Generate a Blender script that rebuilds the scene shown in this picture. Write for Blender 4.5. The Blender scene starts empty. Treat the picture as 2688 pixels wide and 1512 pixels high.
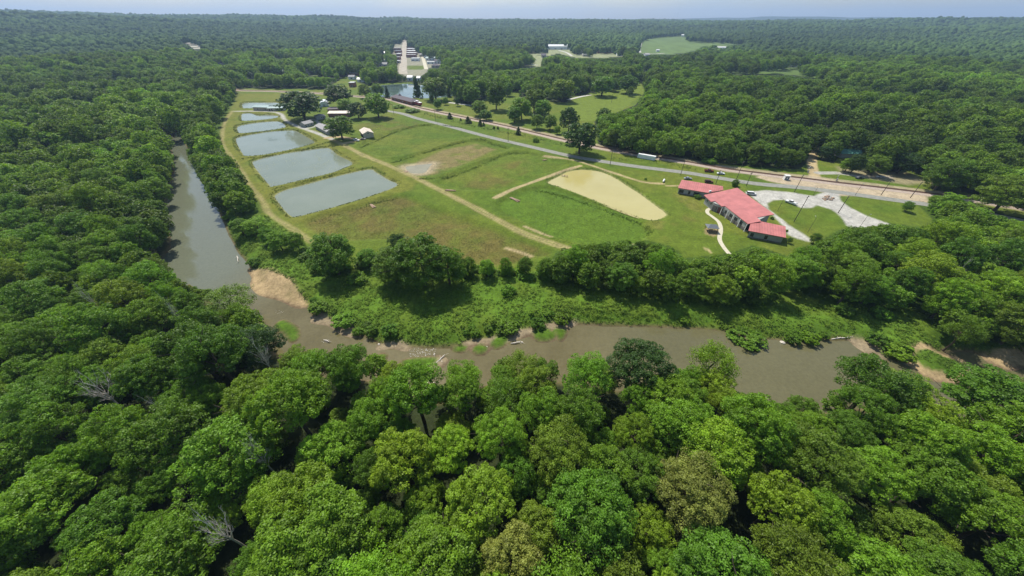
import bpy, math, random
import numpy as np
from mathutils import Vector

# ------------------------------------------------------------------ camera
FOC, HOR, CAMH = 890.0, 53.0, 80.0            # focal length and horizon row on the 2688 px wide picture, height above the fields
PITCH = math.atan2(756 - HOR, FOC)
SP, CP = math.sin(PITCH), math.cos(PITCH)
scn = bpy.context.scene
cam_data = bpy.data.cameras.new('camera')
cam = bpy.data.objects.new('camera', cam_data)
scn.collection.objects.link(cam)
cam.location = (0, 0, CAMH)
cam.rotation_euler = (math.pi / 2 - PITCH, 0, 0)
cam_data.sensor_width = 36
cam_data.lens = 36 * FOC / 2688
cam_data.clip_start, cam_data.clip_end = 0.5, 60000
scn.camera = cam

# ------------------------------------------------------------------ sky, sun, exposure
SUN_EL, SUN_AZ = math.radians(56), math.radians(-25)     # azimuth measured from straight ahead, negative = to the left
world = bpy.data.worlds.new('World'); scn.world = world
world.use_nodes = True
wn, wl = world.node_tree.nodes, world.node_tree.links
wn.clear()
w_out = wn.new('ShaderNodeOutputWorld'); w_bg = wn.new('ShaderNodeBackground')
sky = wn.new('ShaderNodeTexSky'); sky.sky_type = 'NISHITA'; sky.sun_disc = False
sky.sun_elevation = SUN_EL; sky.sun_rotation = SUN_AZ
sky.air_density = 1.0; sky.dust_density = 1.2; sky.ozone_density = 1.0
# thin broken cloud over the clear sky
w_tc = wn.new('ShaderNodeTexCoord'); w_map = wn.new('ShaderNodeMapping'); w_map.inputs['Scale'].default_value = (1, 1, 3.2)
w_no = wn.new('ShaderNodeTexNoise'); w_no.inputs['Scale'].default_value = 2.6; w_no.inputs['Detail'].default_value = 6
w_rm = wn.new('ShaderNodeMapRange'); w_rm.inputs['From Min'].default_value = 0.42; w_rm.inputs['From Max'].default_value = 0.72
w_rm.inputs['To Max'].default_value = 0.5
w_mx = wn.new('ShaderNodeMix'); w_mx.data_type = 'RGBA'
w_mx.inputs['B'].default_value = (2.9, 4.2, 5.9, 1)
wl.new(w_tc.outputs['Generated'], w_map.inputs['Vector']); wl.new(w_map.outputs[0], w_no.inputs['Vector'])
wl.new(w_no.outputs[0], w_rm.inputs['Value']); wl.new(w_rm.outputs[0], w_mx.inputs['Factor'])
wl.new(sky.outputs[0], w_mx.inputs['A']); wl.new(w_mx.outputs['Result'], w_bg.inputs['Color'])
w_bg.inputs['Strength'].default_value = 0.10
wl.new(w_bg.outputs[0], w_out.inputs[0])
sun_data = bpy.data.lights.new('sun', 'SUN'); sun = bpy.data.objects.new('sun', sun_data)
scn.collection.objects.link(sun)
sun_data.energy = 4.2; sun_data.angle = math.radians(0.6); sun_data.color = (1, 0.95, 0.86)
SUN_DIR = Vector((math.sin(SUN_AZ) * math.cos(SUN_EL), math.cos(SUN_AZ) * math.cos(SUN_EL), math.sin(SUN_EL)))
sun.rotation_euler = SUN_DIR.to_track_quat('Z', 'Y').to_euler()
sun.location = (0, 0, 400)
scn.view_settings.view_transform = 'Standard'; scn.view_settings.look = 'None'
scn.view_settings.exposure = 0.47; scn.view_settings.gamma = 1
cy = scn.cycles
cy.max_bounces = 5; cy.diffuse_bounces = 2; cy.glossy_bounces = 2; cy.transmission_bounces = 3
cy.transparent_max_bounces = 4; cy.volume_bounces = 0
cy.caustics_reflective = cy.caustics_refractive = False
cy.use_denoising = True

# ------------------------------------------------------------------ survey: picture points -> ground points
CR = {'O': (0, 0, 2576 / 2688), '1': (0, 0, 2.862), '2': (900, 0, 2.862), '3': (1788, 0, 2.862), '4': (400, 200, 2.862),
      '5': (1300, 250, 2.862), '6': (1788, 350, 2.862), 'A': (0, 450, 2.862), 'B': (600, 600, 2.862), 'C': (1788, 700, 2.862),
      'T': (980, 80, 10.733), 'H': (650, 220, 6.9), 'V': (1760, 450, 6.9), 'L': (1960, 430, 6.9), 'R': (1300, 80, 6.44),
      'W': (1800, 380, 6.9), 'N': (600, 150, 7.155), 'K': (960, 200, 7.155)}

def px(code, *pts):
    ox, oy, k = CR[code]
    return [(ox + x / k, oy + y / k) for x, y in pts]

def ray(p):
    u, v = p[0] - 1344, p[1] - 756
    return u, FOC * CP - v * SP, -(FOC * SP + v * CP)

def G(p, z=0.0):
    u, f, d = ray(p)
    t = (z - CAMH) / d
    return (u * t, f * t)

def GP(pts, z=0.0):
    return np.array([G(p, z) for p in pts])

def proj(X, Y, Z):
    X, Y, Z = (np.asarray(a, float) for a in (X, Y, Z))
    dz = Z - CAMH
    fwd = Y * CP - dz * SP
    up = Y * SP + dz * CP
    fwd = np.where(fwd < 0.1, 0.1, fwd)
    return 1344 + FOC * X / fwd, 756 - FOC * up / fwd, fwd

def inside(X, Y, poly):
    poly = np.asarray(poly); r = np.zeros(np.shape(X), bool)
    x0, y0 = poly[:, 0], poly[:, 1]; x1, y1 = np.roll(x0, -1), np.roll(y0, -1)
    bb = (X >= x0.min()) & (X <= x0.max()) & (Y >= y0.min()) & (Y <= y0.max())
    if not bb.any(): return r
    xs, ys = X[bb], Y[bb]; c = np.zeros(xs.shape, bool)
    for a, b, e, f in zip(x0, y0, x1, y1):
        if b == f: continue
        m = (b > ys) != (f > ys)
        c ^= m & (xs < (e - a) * (ys - b) / (f - b) + a)
    r[bb] = c
    return r

def dist_line(X, Y, line, closed=False, reach=1e9):
    line = np.asarray(line); D = np.full(np.shape(X), 1e9)
    bb = (X >= line[:, 0].min() - reach) & (X <= line[:, 0].max() + reach) & (Y >= line[:, 1].min() - reach) & (Y <= line[:, 1].max() + reach)
    if not bb.any(): return D
    xs, ys = X[bb], Y[bb]; d2 = np.full(xs.shape, 1e18)
    n = len(line)
    for i in range(n if closed else n - 1):
        a, b = line[i], line[(i + 1) % n]
        ex, ey = b - a; L = ex * ex + ey * ey + 1e-9
        t = np.clip(((xs - a[0]) * ex + (ys - a[1]) * ey) / L, 0, 1)
        d2 = np.minimum(d2, (xs - a[0] - t * ex) ** 2 + (ys - a[1] - t * ey) ** 2)
    D[bb] = np.sqrt(d2)
    return D

def sdist(X, Y, poly, reach=40):        # negative inside
    d = dist_line(X, Y, poly, True, reach)
    return np.where(inside(X, Y, poly), -d, d)

def sst(a, b, x):
    t = np.clip((x - a) / (b - a), 0, 1)
    return t * t * (3 - 2 * t)

_rs = np.random.RandomState(5); _LAT = _rs.rand(512, 512)
def vnoise(x, y):
    xi, yi = np.floor(x).astype(int), np.floor(y).astype(int)
    fx, fy = x - xi, y - yi
    fx, fy = fx * fx * (3 - 2 * fx), fy * fy * (3 - 2 * fy)
    g = lambda a, b: _LAT[a % 512, b % 512]
    return (g(xi, yi) * (1 - fx) + g(xi + 1, yi) * fx) * (1 - fy) + (g(xi, yi + 1) * (1 - fx) + g(xi + 1, yi + 1) * fx) * fy
def fbm(x, y, o=4):
    s, a, t = 0, 1, 0
    for i in range(o):
        s = s + a * vnoise(x * 2 ** i + 37 * i, y * 2 ** i + 11 * i); t += a; a *= .5
    return s / t

def smooth_line(pts, n=6):              # Catmull-Rom
    p = np.asarray(pts, float); p = np.vstack([2 * p[0] - p[1], p, 2 * p[-1] - p[-2]]); out = []
    for i in range(1, len(p) - 2):
        for t in np.linspace(0, 1, n, endpoint=False):
            a, b, c, d = p[i - 1:i + 3]
            out.append(.5 * (2 * b + (c - a) * t + (2 * a - 5 * b + 4 * c - d) * t * t + (3 * b - a - 3 * c + d) * t ** 3))
    out.append(p[-2])
    return np.array(out)

def smooth_loop(pts, n=4):
    p = np.asarray(pts, float); m = len(p); out = []
    for i in range(m):
        a, b, c, d = p[i - 1], p[i], p[(i + 1) % m], p[(i + 2) % m]
        for t in np.linspace(0, 1, n, endpoint=False):
            out.append(.5 * (2 * b + (c - a) * t + (2 * a - 5 * b + 4 * c - d) * t * t + (3 * b - a - 3 * c + d) * t ** 3))
    return np.array(out)

# ------------------------------------------------------------------ outlines of the place
RIVZ, PONDZ = -2.5, -0.9
# visible edge of the woods along the left and near side of the river (picture points)
RIV_LEFT = px('O', (447, 352), (455, 395), (462, 432), (452, 475), (447, 510), (434, 532), (462, 592), (462, 625), (432, 668), (436, 695), (497, 730),
              (512, 712), (560, 705), (615, 712), (622, 750), (628, 790), (655, 800))
RIV_LOW = px('B', (275, 640), (300, 720), (350, 760), (350, 850), (430, 850), (520, 900), (600, 950), (700, 960), (830, 905), (960, 880), (1090, 890), (1060, 960), (1190, 1010),
             (1300, 1010), (1430, 1060), (1450, 1130), (1640, 1130), (1650, 1050), (1680, 960), (1780, 970), (1790, 1030), (1850, 1000),
             (1950, 920), (2050, 905), (2180, 950), (2230, 920), (2330, 910), (2340, 960), (2450, 900)) + \
          px('O', (1480, 860), (1555, 850), (1620, 834), (1690, 850), (1740, 900)) + \
          px('C', (110, 690), (130, 560), (200, 480), (300, 470), (420, 560), (455, 640), (370, 720), (400, 850), (500, 960), (560, 1000), (850, 1000), (880, 930), (960, 900), (1060, 940),
             (1200, 880), (1240, 840), (1160, 780), (1200, 720), (1290, 650), (1440, 690), (1580, 660), (1700, 660), (1800, 760),
             (1860, 830), (1900, 890), (2000, 950), (2060, 1010), (2260, 1030), (2310, 1000), (2190, 930), (2250, 850), (2300, 790),
             (2480, 760), (2576, 690))
# water's edge on the field side
RIV_RIGHT = px('O', (455, 348), (478, 385), (500, 430), (525, 480), (550, 530), (572, 585), (598, 635), (630, 672), (636, 690), (640, 710), (665, 730),
               (700, 745), (735, 762), (770, 770)) + \
            px('B', (600, 610), (640, 680), (760, 705), (850, 760), (960, 795), (1060, 830), (1140, 880), (1230, 868), (1330, 888), (1500, 900), (1650, 900),
               (1760, 890), (1800, 850), (1900, 838), (1990, 830), (2100, 800), (2200, 775), (2350, 745), (2450, 722)) + \
            px('C', (0, 465), (170, 472), (350, 492), (400, 512), (550, 542), (700, 552), (850, 558), (980, 567), (1100, 560), (1280, 552),
               (1400, 582), (1440, 640), (1500, 700), (1700, 720), (1800, 770), (1890, 828), (2000, 838), (2200, 832), (2225, 790), (2080, 700), (1950, 655), (1990, 640),
               (2200, 648), (2300, 680), (2380, 730), (2480, 745), (2600, 700))
_low = GP(RIV_LEFT[:12], RIVZ) - np.array([6, 0])
_far = np.array([G(p, RIVZ) for p in px('O', (446, 330), (452, 342))])
_low2 = smooth_line(GP(px('B', (350, 850), (520, 900), (700, 960), (1060, 970), (1300, 1010), (1450, 1120), (1640, 1120), (1790, 1040), (2180, 960), (2340, 960)) + px('O', (1600, 930), (1740, 930)) +
               px('C', (400, 860), (560, 1000), (850, 1000), (1060, 950), (1300, 930), (1600, 900), (1900, 920), (2060, 1010), (2260, 1030), (2480, 960), (2576, 940)), RIVZ) * .88, 2)
_up = GP(RIV_RIGHT, RIVZ)
RIVER = np.vstack([_far - np.array([4, 0]), _low, _low2, [[205, 52], [205, 66]], _up[::-1], (_far + np.array([4, 0]))[::-1]])
SAND = [px('B', (165, 300), (280, 330), (400, 380), (480, 420), (540, 490), (590, 565), (520, 580), (400, 525), (250, 485), (185, 420), (195, 360)),
        px('C', (1700, 640), (1850, 612), (1950, 650), (2090, 695), (2235, 790), (2210, 842), (2000, 845), (1880, 832), (1800, 770), (1720, 720)),
        px('C', (2300, 680), (2370, 645), (2500, 645), (2620, 665), (2500, 752), (2380, 735)),
        px('C', (1300, 545), (1420, 570), (1520, 680), (1480, 720), (1420, 650), (1330, 590)),
        px('B', (640, 690), (700, 640), (780, 690), (960, 780), (940, 800), (840, 765), (760, 710)),
        px('B', (1130, 890), (1250, 855), (1330, 870), (1340, 900), (1240, 880)),
        px('B', (1780, 860), (1840, 835), (1990, 820), (2110, 790), (2240, 755), (2420, 715), (2576, 700), (2560, 725), (2350, 760), (2210, 800), (2000, 850)),
        px('B', (1440, 1060), (1560, 970), (1620, 990), (1580, 1030), (1500, 1060))]
ISLE = [px('B', (1300, 1000), (1400, 975), (1540, 970), (1565, 990), (1480, 1040), (1350, 1035)), px('B', (1840, 900), (1880, 870), (1940, 890), (1920, 930), (1860, 930)),
        px('B', (1110, 960), (1150, 945), (1180, 960), (1130, 975)), px('B', (1980, 850), (2040, 800), (2100, 810), (2060, 870), (2000, 890)),
        px('B', (2290, 770), (2350, 730), (2450, 790), (2420, 830), (2320, 830)), px('B', (2450, 750), (2530, 760), (2500, 830), (2470, 800)),
        px('B', (1690, 900), (1780, 880), (1760, 915)), px('B', (400, 690), (500, 740), (515, 800), (480, 840), (420, 780), (350, 740)),
        px('C', (1740, 670), (1830, 660), (1960, 700), (2100, 740), (2080, 790), (1900, 780), (1800, 730))]
SAND_W = [smooth_loop(GP(p, RIVZ + .3)) for p in SAND]; ISLE_W = [smooth_loop(GP(p, RIVZ + .4)) for p in ISLE]
PONDS = {
 'near': px('O', (693, 494), (712, 481), (760, 467), (830, 448), (925, 427), (945, 434), (975, 452), (998, 463), (985, 474), (920, 497), (840, 521), (760, 542), (737, 545), (720, 532), (704, 512)),
 'second': px('4', (755, 650), (790, 630), (900, 600), (1100, 565), (1300, 540), (1350, 560), (1400, 600), (1500, 652), (1440, 690), (1330, 730), (1100, 785), (910, 828), (880, 815), (800, 720)),
 'third': px('4', (630, 475), (660, 455), (760, 435), (900, 415), (1050, 408), (1110, 430), (1170, 465), (1215, 495), (1180, 515), (1050, 550), (850, 590), (710, 600), (680, 580), (650, 530)),
 'fourth': px('4', (640, 385), (665, 370), (760, 352), (900, 340), (960, 345), (1000, 380), (960, 395), (830, 415), (680, 430), (645, 415)),
 'fifth': px('4', (675, 285), (700, 279), (740, 280), (800, 297), (850, 290), (940, 300), (920, 318), (820, 330), (690, 338), (672, 320)),
 'sixth': px('4', (680, 205), (720, 198), (800, 198), (950, 200), (985, 225), (950, 240), (760, 243), (690, 242), (676, 225)),
 'muddy': px('5', (400, 655), (420, 640), (470, 615), (540, 580), (620, 563), (710, 565), (800, 580), (900, 625), (1000, 690), (1080, 740), (1160, 800), (1230, 850), (1278, 888), (1275, 905), (1240, 925), (1190, 937), (1130, 930), (1000, 890), (800, 810), (600, 730), (470, 685), (410, 665)),
 'puddle': px('2', (470, 1250), (520, 1240), (600, 1230), (670, 1225), (660, 1240), (640, 1270), (610, 1295), (540, 1300), (490, 1285)),
 'lake': px('2', (190, 665), (300, 640), (480, 630), (600, 640), (800, 670), (830, 720), (640, 740), (420, 735), (310, 728), (215, 715))}
POND_W = {k: smooth_loop(GP(v, PONDZ)) for k, v in PONDS.items()}
BASIN = [px('O', (775, 560), (905, 522), (1005, 497), (1080, 525), (1355, 625), (1340, 650), (1250, 668), (1160, 655), (1000, 605), (860, 605), (810, 590)),
         px('5', (60, 800), (280, 715), (420, 712), (600, 765), (1000, 905), (1110, 970), (1120, 1060), (1000, 1125), (700, 1130), (450, 1060), (300, 985), (60, 880)),
         px('2', (360, 1215), (480, 1190), (760, 1105), (1000, 1065), (1200, 1110), (1210, 1135), (900, 1245), (700, 1315), (520, 1318)),
         px('2', (760, 1350), (1230, 1165), (1400, 1160), (1650, 1220), (1660, 1250), (1280, 1400), (1100, 1431), (850, 1420)),
         px('2', (130, 1100), (420, 985), (700, 945), (960, 985), (980, 1015), (900, 1045), (370, 1180), (200, 1130))]
BASIN_W = [smooth_loop(GP(p, -1.3)) for p in BASIN]

ROAD = px('2', (325, 832), (450, 855), (560, 890), (800, 950), (1100, 1030), (1400, 1100), (1700, 1170), (1900, 1205), (2200, 1250), (2576, 1297)) + \
       px('6', (250, 330), (560, 378), (870, 405), (1200, 445), (1500, 487), (1780, 525), (2050, 565), (2400, 625), (2700, 690))
ROAD_W = smooth_line(GP(ROAD))

def far_h(X, Y):
    r = np.hypot(X, Y)
    t = sst(800, 4600, r)
    t2 = sst(6500, 9500, r)
    h = t * (50 + 96 * (fbm(X / 1500 + 3, Y / 1100 + 8, 3) - .5)) + t2 * 45 * (.5 + fbm(X / 2500 + 9, Y / 2500, 2))
    h += 46 * np.exp(-(((X + 2300) / 800) ** 2 + ((Y - 1750) / 650) ** 2)) + 40 * np.exp(-(((X + 3300) / 1500) ** 2 + ((Y - 3300) / 900) ** 2))
    h += 14 * sst(340, 800, -X) * sst(60, 300, Y) * fbm(X / 260, Y / 260, 2)
    return h

def hgt(X, Y):
    X, Y = np.asarray(X, float), np.asarray(Y, float)
    sh = X.shape; X, Y = np.atleast_1d(X), np.atleast_1d(Y)
    z = far_h(X, Y)
    near = (np.abs(X) < 420) & (Y < 720)
    d = sdist(X, Y, RIVER, 12)
    zr = np.where(d < 0, RIVZ - np.minimum(-d * .35, .8), RIVZ + 2.5 * sst(0, 7, d) + .1)
    zr = np.where(np.abs(d) > 11, 0, zr)
    zr = np.where((d < 0) & (d > -11), zr, np.where(d < -1e3, RIVZ - .8, zr))
    ins = inside(X, Y, RIVER); zr = np.where(ins, RIVZ - np.minimum(np.abs(d) * .35, .8), zr)
    for p in SAND_W:
        e = sdist(X, Y, p, 6); zr = np.where(e < 3, np.maximum(zr, RIVZ + .35 - .16 * (e + 1)), zr)
    for p in ISLE_W:
        e = sdist(X, Y, p, 6); zr = np.where(e < 2, np.maximum(zr, RIVZ + .45 - .3 * (e + .5)), zr)
    z = np.where(near, z + zr, z)
    for k, p in POND_W.items():
        e = sdist(X, Y, p, 8)
        dep = .25 if k == 'puddle' else .8
        zp = np.where(e < 0, PONDZ - np.minimum(-e * .5, dep), PONDZ + .9 * sst(0, 3.2, e))
        if k == 'puddle': zp = np.where(e < 0, -1.3 - np.minimum(-e * .2, dep), 0)
        z = np.where(e < 3.5, np.minimum(z, zp), z)
    for p in BASIN_W:
        e = sdist(X, Y, p, 8)
        if (e < 4).any(): z = np.where(e < 4, np.minimum(z, -1.3 * sst(4, -1, e) * sst(5, 11, dist_line(X, Y, ROAD_W, False, 14))), z)
    return z.reshape(sh)

def GT(p):                               # picture point -> ground, following the far slopes
    u, f, d = ray(p)
    lo, hi = 0.05, 30.0
    ts = np.concatenate([np.linspace(.05, 2, 300), np.linspace(2, 12, 500)])
    zz = CAMH + d * ts - far_h(u * ts, f * ts)
    i = np.argmax(zz < 0)
    if zz[i] >= 0: i = len(ts) - 1
    t = ts[i]
    if i: a, b = zz[i - 1], zz[i]; t = ts[i - 1] + (ts[i] - ts[i - 1]) * a / (a - b)
    return (u * t, f * t, CAMH + d * t)

# ------------------------------------------------------------------ materials
def nodes_of(m):
    m.use_nodes = True; nt = m.node_tree
    return nt.nodes, nt.links, nt.nodes['Principled BSDF']

def mat(name, col, rough=.8, var=.15, scale=1.5, bump=0.0, bscale=20, spec=.3, coords='Object', metal=0):
    m = bpy.data.materials.new(name); n, l, b = nodes_of(m)
    b.inputs['Roughness'].default_value = rough; b.inputs['Specular IOR Level'].default_value = spec; b.inputs['Metallic'].default_value = metal
    tc = n.new('ShaderNodeTexCoord'); no = n.new('ShaderNodeTexNoise'); no.inputs['Scale'].default_value = scale; no.inputs['Detail'].default_value = 5
    l.new(tc.outputs[coords], no.inputs['Vector'])
    rp = n.new('ShaderNodeValToRGB'); rp.color_ramp.elements[0].position = .3; rp.color_ramp.elements[1].position = .7
    rp.color_ramp.elements[0].color = [c * (1 - var) for c in col] + [1]; rp.color_ramp.elements[1].color = [min(1, c * (1 + var)) for c in col] + [1]
    l.new(no.outputs[0], rp.inputs[0]); l.new(rp.outputs[0], b.inputs['Base Color'])
    if bump:
        n2 = n.new('ShaderNodeTexNoise'); n2.inputs['Scale'].default_value = bscale; l.new(tc.outputs[coords], n2.inputs['Vector'])
        bp = n.new('ShaderNodeBump'); bp.inputs['Strength'].default_value = bump; l.new(n2.outputs[0], bp.inputs['Height']); l.new(bp.outputs[0], b.inputs['Normal'])
    return m

def ribbed(name, col, pitch=.6, axis='X', rough=.45):
    m = mat(name, col, rough, .17, .3)
    n, l, b = nodes_of(m)
    tc = n.new('ShaderNodeTexCoord'); wv = n.new('ShaderNodeTexWave'); wv.bands_direction = axis
    wv.inputs['Scale'].default_value = .314 / pitch; wv.wave_profile = 'SAW'
    l.new(tc.outputs['Object'], wv.inputs['Vector'])
    rp = n.new('ShaderNodeValToRGB'); rp.color_ramp.elements[0].position = .0; rp.color_ramp.elements[1].position = .25
    l.new(wv.outputs[0], rp.inputs[0])
    mr = n.new('ShaderNodeMapRange'); mr.inputs['To Min'].default_value = .74; mr.inputs['To Max'].default_value = 1.06; l.new(rp.outputs[0], mr.inputs['Value'])
    vm = n.new('ShaderNodeVectorMath'); vm.operation = 'SCALE'; src = b.inputs['Base Color'].links[0].from_socket; l.new(src, vm.inputs[0]); l.new(mr.outputs[0], vm.inputs['Scale']); l.new(vm.outputs[0], b.inputs['Base Color'])
    bp = n.new('ShaderNodeBump'); bp.inputs['Strength'].default_value = .5; bp.inputs['Distance'].default_value = .05
    l.new(rp.outputs[0], bp.inputs['Height']); l.new(bp.outputs[0], b.inputs['Normal'])
    return m

def leaf_mat(name):
    m = bpy.data.materials.new(name); n, l, b = nodes_of(m)
    oi = n.new('ShaderNodeObjectInfo'); at = n.new('ShaderNodeAttribute'); at.attribute_name = 'tint'
    # per tree: a little lighter or darker, a little greener or more olive; per clump: tint
    hs = n.new('ShaderNodeHueSaturation')
    mh = n.new('ShaderNodeMapRange'); mh.inputs['To Min'].default_value = .486; mh.inputs['To Max'].default_value = .502
    mul = n.new('ShaderNodeMath'); mul.operation = 'MULTIPLY'; mul.inputs[1].default_value = 7.31
    fr = n.new('ShaderNodeMath'); fr.operation = 'FRACT'
    mv = n.new('ShaderNodeMapRange'); mv.inputs['To Min'].default_value = .80; mv.inputs['To Max'].default_value = 1.22
    l.new(oi.outputs['Random'], mul.inputs[0]); l.new(mul.outputs[0], fr.inputs[0]); l.new(fr.outputs[0], mh.inputs['Value']); l.new(mh.outputs[0], hs.inputs['Hue'])
    l.new(oi.outputs['Random'], mv.inputs['Value'])
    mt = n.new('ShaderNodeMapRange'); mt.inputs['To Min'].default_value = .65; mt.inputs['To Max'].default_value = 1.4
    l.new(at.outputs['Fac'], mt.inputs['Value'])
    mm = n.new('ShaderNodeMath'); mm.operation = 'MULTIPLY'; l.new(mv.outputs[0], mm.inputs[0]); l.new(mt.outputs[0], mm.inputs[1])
    ia = n.new('ShaderNodeAttribute'); ia.attribute_type = 'INSTANCER'; ia.attribute_name = 'tone'      # stands of lighter and darker kinds in the scattered woods
    ad = n.new('ShaderNodeMath'); ad.inputs[1].default_value = 1; l.new(ia.outputs['Fac'], ad.inputs[0]); m3 = n.new('ShaderNodeMath'); m3.operation = 'MULTIPLY'; l.new(mm.outputs[0], m3.inputs[0]); l.new(ad.outputs[0], m3.inputs[1]); mm = m3
    l.new(mm.outputs[0], hs.inputs['Value']); l.new(oi.outputs['Color'], hs.inputs['Color'])
    l.new(hs.outputs[0], b.inputs['Base Color'])
    b.inputs['Roughness'].default_value = .5; b.inputs['Specular IOR Level'].default_value = .25
    tr = n.new('ShaderNodeBsdfTranslucent'); mx = n.new('ShaderNodeMixShader'); mx.inputs[0].default_value = .34
    h2 = n.new('ShaderNodeHueSaturation'); h2.inputs['Hue'].default_value = .485; h2.inputs['Saturation'].default_value = 1.1; h2.inputs['Value'].default_value = 1.5
    l.new(hs.outputs[0], h2.inputs['Color']); l.new(h2.outputs[0], tr.inputs['Color'])
    l.new(b.outputs[0], mx.inputs[1]); l.new(tr.outputs[0], mx.inputs[2]); l.new(mx.outputs[0], n['Material Output'].inputs[0])
    return m

def col_attr_mat(name, rough=.9, grain=.36, gscale=.9, bump=.4):
    m = bpy.data.materials.new(name); n, l, b = nodes_of(m)
    at = n.new('ShaderNodeAttribute'); at.attribute_name = 'Col'
    tc = n.new('ShaderNodeTexCoord')
    a = n.new('ShaderNodeTexNoise'); a.inputs['Scale'].default_value = gscale; a.inputs['Detail'].default_value = 6; a.inputs['Roughness'].default_value = .7
    l.new(tc.outputs['Object'], a.inputs['Vector'])
    r = n.new('ShaderNodeMapRange'); r.inputs['From Min'].default_value = .3; r.inputs['From Max'].default_value = .7
    r.inputs['To Min'].default_value = 1 - grain; r.inputs['To Max'].default_value = 1 + grain; l.new(a.outputs[0], r.inputs['Value'])
    vm = n.new('ShaderNodeVectorMath'); vm.operation = 'SCALE'; l.new(at.outputs['Color'], vm.inputs[0]); l.new(r.outputs[0], vm.inputs['Scale'])
    l.new(vm.outputs[0], b.inputs['Base Color'])
    b.inputs['Roughness'].default_value = rough; b.inputs['Specular IOR Level'].default_value = .1
    bp = n.new('ShaderNodeBump'); bp.inputs['Strength'].default_value = bump; bp.inputs['Distance'].default_value = .5
    l.new(a.outputs[0], bp.inputs['Height']); l.new(bp.outputs[0], b.inputs['Normal'])
    return m

def water_mat(name, c0, c1, scale=.05, rough=.06, bump=.06, bscale=1.2, grain=0):
    m = bpy.data.materials.new(name); n, l, b = nodes_of(m)
    tc = n.new('ShaderNodeTexCoord'); a = n.new('ShaderNodeTexNoise'); a.inputs['Scale'].default_value = scale; a.inputs['Detail'].default_value = 8; a.inputs['Roughness'].default_value = .65
    l.new(tc.outputs['Object'], a.inputs['Vector'])
    rp = n.new('ShaderNodeValToRGB'); rp.color_ramp.elements[0].position = .35; rp.color_ramp.elements[1].position = .65
    rp.color_ramp.elements[0].color = (*c0, 1); rp.color_ramp.elements[1].color = (*c1, 1)
    l.new(a.outputs[0], rp.inputs[0]); l.new(rp.outputs[0], b.inputs['Base Color'])
    if grain:                            # stones of the bed showing through
        g = n.new('ShaderNodeTexNoise'); g.inputs['Scale'].default_value = 1.1; g.inputs['Detail'].default_value = 5; g.inputs['Roughness'].default_value = .75; l.new(tc.outputs['Object'], g.inputs['Vector'])
        gr = n.new('ShaderNodeMapRange'); gr.inputs['From Min'].default_value = .35; gr.inputs['From Max'].default_value = .65; gr.inputs['To Min'].default_value = 1 - grain; gr.inputs['To Max'].default_value = 1 + grain
        l.new(g.outputs[0], gr.inputs['Value']); vm = n.new('ShaderNodeVectorMath'); vm.operation = 'SCALE'; 
        sx = n.new('ShaderNodeSeparateXYZ'); l.new(tc.outputs['Object'], sx.inputs[0])        # sky-reflection grey mixed into the silty upstream tint, olive pool downstream, brown gravel between
        up_ = n.new('ShaderNodeMapRange'); up_.inputs['From Min'].default_value = -85; up_.inputs['From Max'].default_value = -125; up_.interpolation_type = 'SMOOTHSTEP'; l.new(sx.outputs['X'], up_.inputs['Value'])
        dn = n.new('ShaderNodeMapRange'); dn.inputs['From Min'].default_value = 20; dn.inputs['From Max'].default_value = 50; dn.inputs['To Max'].default_value = .75; dn.interpolation_type = 'SMOOTHSTEP'; l.new(sx.outputs['X'], dn.inputs['Value'])
        m1 = n.new('ShaderNodeMix'); m1.data_type = 'RGBA'; m1.inputs['B'].default_value = (.125, .135, .090, 1); l.new(rp.outputs[0], m1.inputs['A']); l.new(up_.outputs[0], m1.inputs['Factor'])
        m2 = n.new('ShaderNodeMix'); m2.data_type = 'RGBA'; m2.inputs['B'].default_value = (.115, .110, .056, 1); l.new(m1.outputs['Result'], m2.inputs['A']); l.new(dn.outputs[0], m2.inputs['Factor'])
        l.new(m2.outputs['Result'], vm.inputs[0]); l.new(gr.outputs[0], vm.inputs['Scale']); l.new(vm.outputs[0], b.inputs['Base Color'])
    b.inputs['Roughness'].default_value = rough; b.inputs['IOR'].default_value = 1.33
    w = n.new('ShaderNodeTexNoise'); w.inputs['Scale'].default_value = bscale; w.inputs['Detail'].default_value = 4; l.new(tc.outputs['Object'], w.inputs['Vector'])
    bp = n.new('ShaderNodeBump'); bp.inputs['Strength'].default_value = bump; bp.inputs['Distance'].default_value = .3
    l.new(w.outputs[0], bp.inputs['Height']); l.new(bp.outputs[0], b.inputs['Normal'])
    return m

M = {}
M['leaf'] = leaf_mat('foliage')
M['ground'] = col_attr_mat('ground')
M['tuft'] = col_attr_mat('weeds', .8, .2, 3, 0)
M['canopy'] = col_attr_mat('distant_canopy', .9, .3, .12, .6)
M['bark'] = mat('bark', (.09, .07, .05), .9, .3, 3, .5, 12)
M['dead'] = mat('dead_wood', (.58, .53, .46), .9, .25, 3)
M['river'] = water_mat('river_water', (.100, .085, .036), (.148, .130, .064), .045, .05, .08, 1.3, .10)
M['pond'] = water_mat('pond_water', (.150, .178, .125), (.185, .210, .155), .035, .08, .03, 1.5)
M['puddle'] = water_mat('puddle_water', (.22, .20, .115), (.27, .25, .15), .1, .15, .03, 1.5)
M['mud'] = water_mat('muddy_water', (.385, .335, .125), (.43, .38, .16), .03, .12, .03, 1.5)
M['lake'] = water_mat('lake_water', (.05, .08, .075), (.13, .18, .17), .04, .08, .05, 1)
M['asphalt'] = mat('asphalt', (.23, .23, .195), .9, .18, .5, .2, 6)
M['ballast'] = mat('ballast', (.36, .29, .23), .95, .25, .9, .4, 8)
M['sleeper'] = mat('sleepers', (.13, .075, .05), .9, .3, 2)
M['rail'] = mat('rail_steel', (.17, .10, .07), .55, .2, 3, metal=.3)
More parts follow.
